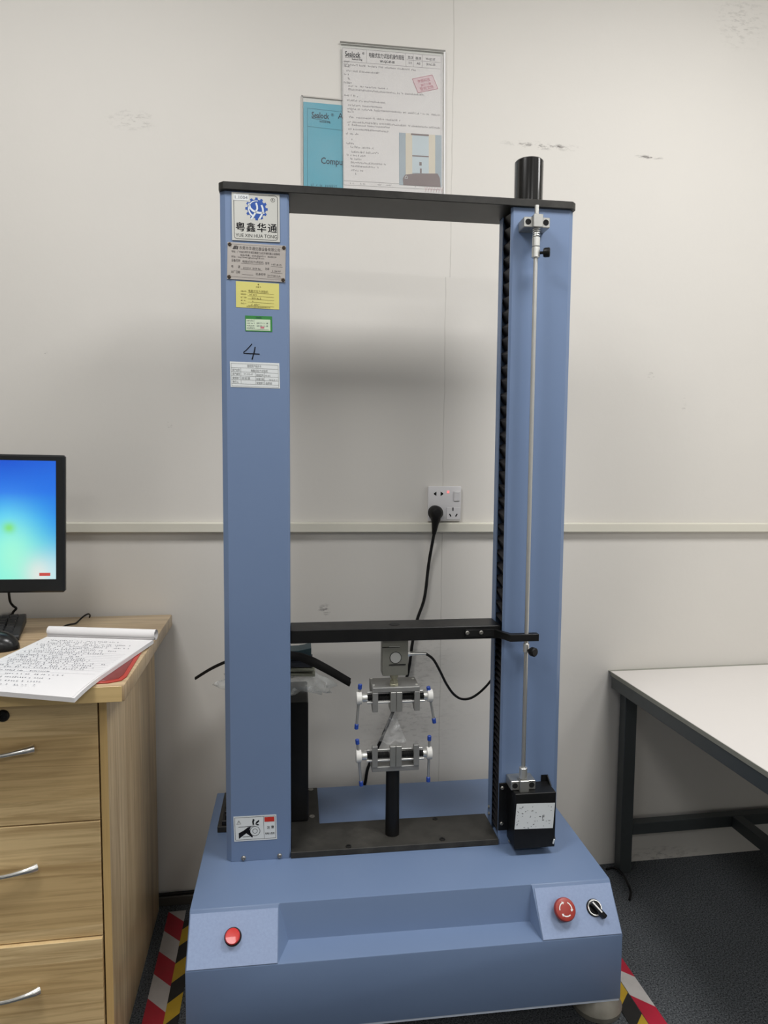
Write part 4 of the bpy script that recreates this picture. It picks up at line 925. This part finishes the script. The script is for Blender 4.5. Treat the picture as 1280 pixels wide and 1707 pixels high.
def drawer(z0, z1, yf, hz, lock=False):
    bm = NB(); box(bm, -.745, PXR-.0165, yf, yf+.016, z0, z1, .0008)
    d = O('drawer', bm, 'desk_front', desk)
    bm = NB(); box(bm, -.735, PXR-.03, yf+.016, DBk-.06, z0+.01, z0+.10, .0005); O('drawer_box', bm, 'desk_side', d)
    xh = -.4445; L = .135; pts = []
    bm = NB(); P = []
    for i in range(21):
        t_ = i/20; P.append(Vector((xh-L*t_, yf-.006-.016*math.sin(math.pi*t_)**.6, hz+.002-.005*math.sin(math.pi*t_)**2)))
    tube(bm, P, .005, 12, smooth=False, rad=lambda t: .0042+.0040*(abs(2*t-1)**3)); 
    O('handle', bm, 'chrome', d)
    if lock:
        bm = NB(); q = atY(5, 1193, yf, WF); lathe(bm, [(-.001, .0115), (.002, .0112), (.0045, .009), (.0045, .004), (.003, .0035), (.003, 0)], q, (0, -1, 0), 22); O('drawer_lock', bm, 'black', d)
    return d
drawer(.5200, .7595, PF, .6650, True); drawer(.2915, .5175, PF-.0005, .4385); drawer(.0450, .2895, PF-.008, .2030)

# ================================================================== ON THE DESK
# monitor
MY = 1.60; mtl = atY(-160, 752, MY); mtr = atY(109, 759, MY); mbr = atY(106.5, 985.5, MY)
LM = Lab((mtr.x-.50, MY, mtr.z+.006), (mtr.x, MY, mtr.z), (mtr.x-.50-.008, MY, mbr.z+.004), (0, -1, 0))
mon = E('computer_monitor', (-.72, 1.60, .90), label='black flat-screen monitor with a lit blue desktop, above the keyboard', cat='monitor')
bm = NB(); LM.slab(bm, 0, 1, 0, 1, -.010, .006, .004); LM.slab(bm, .08, .92, .08, .92, -.034, -.0102, .01); O('housing', bm, 'bezel', mon)
um = 1-.0185*2/.50*.95; sc_tl = (.035, .048); 
LSc = Lab(LM.p(.035, .042, 0), LM.p(.964, .042, 0), LM.p(.035, .900, 0), (0, -1, 0))
scx1 = LM.p(.964, .5).x; logox = atY(17, 880, MY).x
bm = NB(); LSc.quad(bm, 0, 1, 0, 1, .0064); scr_ = O('screen', bm, M_screen(logox, scx1, LM.p(0, .900).z, LM.p(0, .045).z), mon, flat=True)
bm = NB(); LSc.quad(bm, .925, .975, .945, .972, .0068); O('desktop_icon', bm, M_emit('icon_red', srgb(160, 60, 55), .5), mon, flat=True)
bm = NB(); box(bm, -.745, -.695, 1.6345, 1.812, 1.035, 1.085, .003); O('mount_arm', bm, 'bezel', mon)
bm = NB(); box(bm, -.77, -.67, 1.8115, DW-.0003, 1.01, 1.11, .002); O('wall_bracket', bm, 'bezel', mon)
pts = [atY(x, y, Y) for x, y, Y in ((14, 975, 1.66), (15, 990, 1.75), (17, 1003, 1.790), (22, 1010, 1.804), (27, 1014, 1.808), (23, 1019, 1.810))]
pts += [Vector((pts[-1].x-.012, 1.811, DZ+.006)), Vector((pts[-1].x-.06, 1.812, DZ+.0036))]
bm = NB(); tube(bm, pts, .0030, 8); O('monitor_cable', bm, 'rubber', label='black cable dangling below the monitor down behind the keyboard', cat='cable')
# keyboard
kA = Vector((-.588, 1.735, 0)); kd = Vector((-.985, .02, 0)).normalized(); ke = Vector((.245, -1, 0)); ke = Vector((.18, -.98, 0)).normalized()
kA = atZ(44, 1024, DZ+.022); kC = atZ(30, 1062, DZ+.014); ke = (kC-kA); ke.z = 0; kl = min(ke.length, .17); ke.normalize(); kd = Vector((ke.y, -ke.x, 0)); kd = kd if kd.x < 0 else -kd
Kx = lambda a, b, z: Vector((kA.x, kA.y, 0)) + kd*a + ke*b + Vector((0, 0, z))
KM = Matrix(((-kd.x, ke.x*-1, 0, kA.x), (-kd.y, -ke.y, 0, kA.y), (0, 0, 1, DZ), (0, 0, 0, 1)))   # local: -x along keyboard, -y to the front
kb = E('keyboard', (kA.x-.2, kA.y-.08, DZ), label='black keyboard under the monitor, its number pad end showing', cat='keyboard')
bm = NB(); Q = [(0, .0005), (0, .024), (-.02, .024), (-kl, .014), (-kl-.004, .010), (-kl-.004, .0005)]
prism(bm, [(p[0], p[1]) for p in Q], -.44, 0, 'x', .0025, KM, 2); O('case', bm, 'keycase', kb)
key_me = None
zt_ = lambda b: .024-(max(0, b-.02))*.010/(kl-.02)
for r in range(6):
    b = .026+r*(kl-.045)/6+(.006 if r else -.002)
    for c in range(21):
        a = .014+c*.0196+(.006 if c > 3 else 0)
        if a > .42: break
        if r == 0 and c == 4: continue
        o_l = KM @ Vector((-a-.008, -b-.006, zt_(b)-.0005))
        if key_me is None:
            bm = NB(); kk = []
            for s_, z in ((1, 0), (.82, .006)):
                kk.append([bm.verts.new((x*.0083*s_, y*.0083*s_, z)) for x, y in ((-1, -1), (1, -1), (1, 1), (-1, 1))])
            for j in range(4): bm.faces.new((kk[0][j], kk[0][(j+1) % 4], kk[1][(j+1) % 4], kk[1][j]))
            bm.faces.new(kk[1]); bm.faces.new(kk[0][::-1]); bmesh.ops.recalc_face_normals(bm, faces=bm.faces)
            key_me = bpy.data.meshes.new('key'); bm.to_mesh(key_me); bm.free(); key_me.materials.append(MT['key'])
        o = bpy.data.objects.new('key', key_me); Rk = KM.copy(); Rk.translation = o_l; _link(o, kb, WF, Rk)
# mouse
mc = atZ(8, 1085, DZ+.015); mc = Vector((-.598, 1.515, 0))
bm = NB(); R = []
for j in range(9):
    ph = math.pi/2*j/8; row = []
    for i in range(28):
        th = 2*math.pi*i/28; r_ = math.cos(ph)**.8
        row.append(bm.verts.new((mc.x+.058*math.cos(th)*r_, mc.y+.034*math.sin(th)*r_, DZ+.0012+.040*math.sin(ph))))
    R.append(row)
for A, B in zip(R, R[1:]):
    for i in range(28): bm.faces.new((A[i], A[(i+1) % 28], B[(i+1) % 28], B[i]))
bm.faces.new(R[0][::-1]); bmesh.ops.remove_doubles(bm, verts=bm.verts, dist=.0001)
O('computer_mouse', bm, 'mouse', label='glossy black mouse between keyboard and note pad', cat='computer mouse')
# thin cable on the desk
pts = [atZ(x, y, z) for x, y, z in ((100, 1048, DZ+.0035), (108, 1043.5, DZ+.0035), (116, 1041, DZ+.0035), (126, 1039, DZ+.0035), (133, 1033, DZ+.006), (140, 1027, DZ+.014), (147, 1023.5, DZ+.018), (150, 1026, DZ+.010), (149, 1029, DZ+.004))]
bm = NB(); tube(bm, pts, .0020, 8); O('desk_cable', bm, 'rubber', label='thin black cable curling up on the desk behind the note pad roll', cat='cable')
# red folder
fz_ = DZ+.0006
F0 = [atZ(256, 1056, fz_), atZ(206.5, 1136, fz_)]
fr = [Vector((-.2835, 1.560, 0)), Vector((-.2765, 1.290, 0)), Vector((-.281, 1.268, 0)), Vector((-.302, 1.2565, 0)), Vector((-.560, 1.260, 0)), Vector((-.545, 1.40, 0)), Vector((-.500, 1.545, 0))]
def outline(P, z0, z1):
    bm = NB(); prism(bm, [(p.x, p.y) for p in P], z0, z1, 'z', .0004); return bm
rf = E('red_folder', (-.47, 1.48, fz_), label='red plastic folder lying under the note pad at the desk corner', cat='folder')
O('folder_board', outline(fr, fz_, fz_+.0022), 'rededge', rf)
cen = Vector((-.42, 1.40, 0)); inn = [Vector((cen.x+(p.x-cen.x)*.95, cen.y+(p.y-cen.y)*.95, 0)) for p in fr]
O('folder_panel', outline(inn, fz_+.0022, fz_+.0030), 'redboard', rf)
# note pad with its cover rolled back
pz = DZ+.0040
nTL, nTR, nBR = atZ(80, 1062, pz+.006), atZ(256, 1068, pz+.006), atZ(124, 1158, pz+.006)
nBL = Vector((-.5750, 1.262, 0)); nTL = Vector((nTL.x, nTL.y, 0)); nTR = Vector((nTR.x, nTR.y, 0)); nBR = Vector((nBR.x, nBR.y, 0)); nBL = nTL+(nBR-nTR)
pad = E('note_pad', ((nTL.x+nBR.x)/2, (nTL.y+nBR.y)/2, pz), label='thick white note pad full of handwriting, pages rolled back at the top', cat='note pad')
def page_z(u, v):   # the near right corner curls down over the desk edge
    k = max(0, v-.72)/.28; return -.010*k*k*max(0, (u-.25))
def sheetgrid(z0, z1, mat, name, parent, du=0.0):
    bm = NB(); n = 16; G = []
    for j in range(n+1):
        row = []
        for i in range(n+1):
            u, v = i/n, j/n; p = nTL+(nTR-nTL)*(u+du*v*v)+(nBL-nTL)*v
            row.append([bm.verts.new((p.x, p.y, pz+h+page_z(u, v))) for h in (z0, z1)])
        G.append(row)
    for j in range(n):
        for i in range(n):
            bm.faces.new((G[j][i][1], G[j][i+1][1], G[j+1][i+1][1], G[j+1][i][1])); bm.faces.new((G[j][i][0], G[j+1][i][0], G[j+1][i+1][0], G[j][i+1][0]))
    for i in range(n):
        for a_, b_ in ((G[0][i], G[0][i+1]), (G[n][i], G[n][i+1]), (G[i][0], G[i+1][0]), (G[i][n], G[i+1][n])): bm.faces.new((a_[0], a_[1], b_[1], b_[0]))
    bmesh.ops.recalc_face_normals(bm, faces=bm.faces); return O(name, bm, mat, parent)
sheetgrid(0, .0075, 'paper', 'page_block', pad); sheetgrid(.0078, .0082, 'paper', 'top_page', pad, -.02)
bm = NB(); ax = (nTR-nTL).normalized(); nr = Vector((-ax.y, ax.x, 0)); rollc = nTL+nr*.006+Vector((0, 0, pz+.0185)); rr_ = .0125
R = []
for k in range(38):
    a = math.radians(-150+k*17); r_ = rr_*(1-.012*k); off = nr*math.cos(a)*r_+Vector((0, 0, math.sin(a)*r_))
    R.append((bm.verts.new(rollc+off-ax*.001), bm.verts.new(rollc+off+ax*((nTR-nTL).length+.003))))
for A, B in zip(R, R[1:]): bm.faces.new((A[0], A[1], B[1], B[0]))
O('rolled_pages', bm, 'paper', pad, ang=180)
bm = NB()
LN = Lab(Vector((nTL.x, nTL.y, pz+.0085)), Vector((nTR.x, nTR.y, pz+.0085)), Vector((nBL.x, nBL.y, pz+.0085)), (0, 0, 1))
v = .10
while v < .95:
    heavy = v < .62
    u0 = random.uniform(.04, .14); u1 = random.uniform(.6, .93) if heavy else random.uniform(.35, .85)
    if True:
        LN.scribble(bm, u0, u1, v, .016, .0003+max(page_z(.6, v), -.004)*0, dens=random.uniform(1.1, 1.6), wd=.0010, gap=.3)
    if v > .3: LN.line(bm, [(.04, v+.012), (.95, v+.012)] if v < .72 else [(.04, v+.012), (.3, v+.012)], .0004, .0003)
    v += .032 if heavy else .055
O('handwriting', bm, 'faintink', pad, flat=True, kind='stuff')

# ================================================================== WHITE TABLE
TZ = .593; TX0 = .9520; TYB = 1.8065; TYF = .62; TX1 = 2.15
tab = E('work_table', (1.5, 1.2, 0), label='low white-topped work table with grey steel frame against the wall, right of the machine', cat='table')
bm = NB(); box(bm, TX0, TX1, TYF, TYB, TZ-.0120, TZ, .0008); O('table_top', bm, 'laminate', tab)
bm = NB(); box(bm, TX0-.0012, TX0, TYF, TYB, TZ-.0120, TZ-.0006); O('edge_band', bm, 'lam_edge', tab)
bm = NB(); box(bm, TX0, TX1, TYB+.0002, DW-.0004, TZ-.004, TZ-.001); O('back_edge_strip', bm, 'lam_edge', tab)
FZ = TZ-.0125; th = .036
def fr_box(name, *a): bm = NB(); box(bm, *a, .0015); O(name, bm, 'frame', tab)
fr_box('side_rail', TX0+.002, TX0+.002+th, TYF+.03, TYB-.002, FZ-th, FZ)
fr_box('side_rail', TX1-.002-th, TX1-.002, TYF+.03, TYB-.002, FZ-th, FZ)
fr_box('back_rail', TX0+.002+th, TX1-.002-th, TYB-.002-th, TYB-.002, FZ-th, FZ)
fr_box('front_rail', TX0+.002+th, TX1-.002-th, TYF+.03, TYF+.03+th, FZ-th, FZ)
lxp = .9820
for x0 in (lxp, TX1-.04):
    for y0 in (TYB-.037, TYF+.032): fr_box('leg', x0, x0+th, y0, y0+.034, .0005, FZ-th-.0003)
fr_box('lower_back_rail', lxp+th+.0003, TX1-.041, TYB-.036, TYB-.006, .1135, .1475)
fr_box('lower_front_rail', lxp+th+.0003, TX1-.041, TYF+.034, TYF+.064, .1135, .1475)
fr_box('middle_rail', 1.335, 1.335+.034, TYF+.0645, TYB-.0365, .1135, .1475)
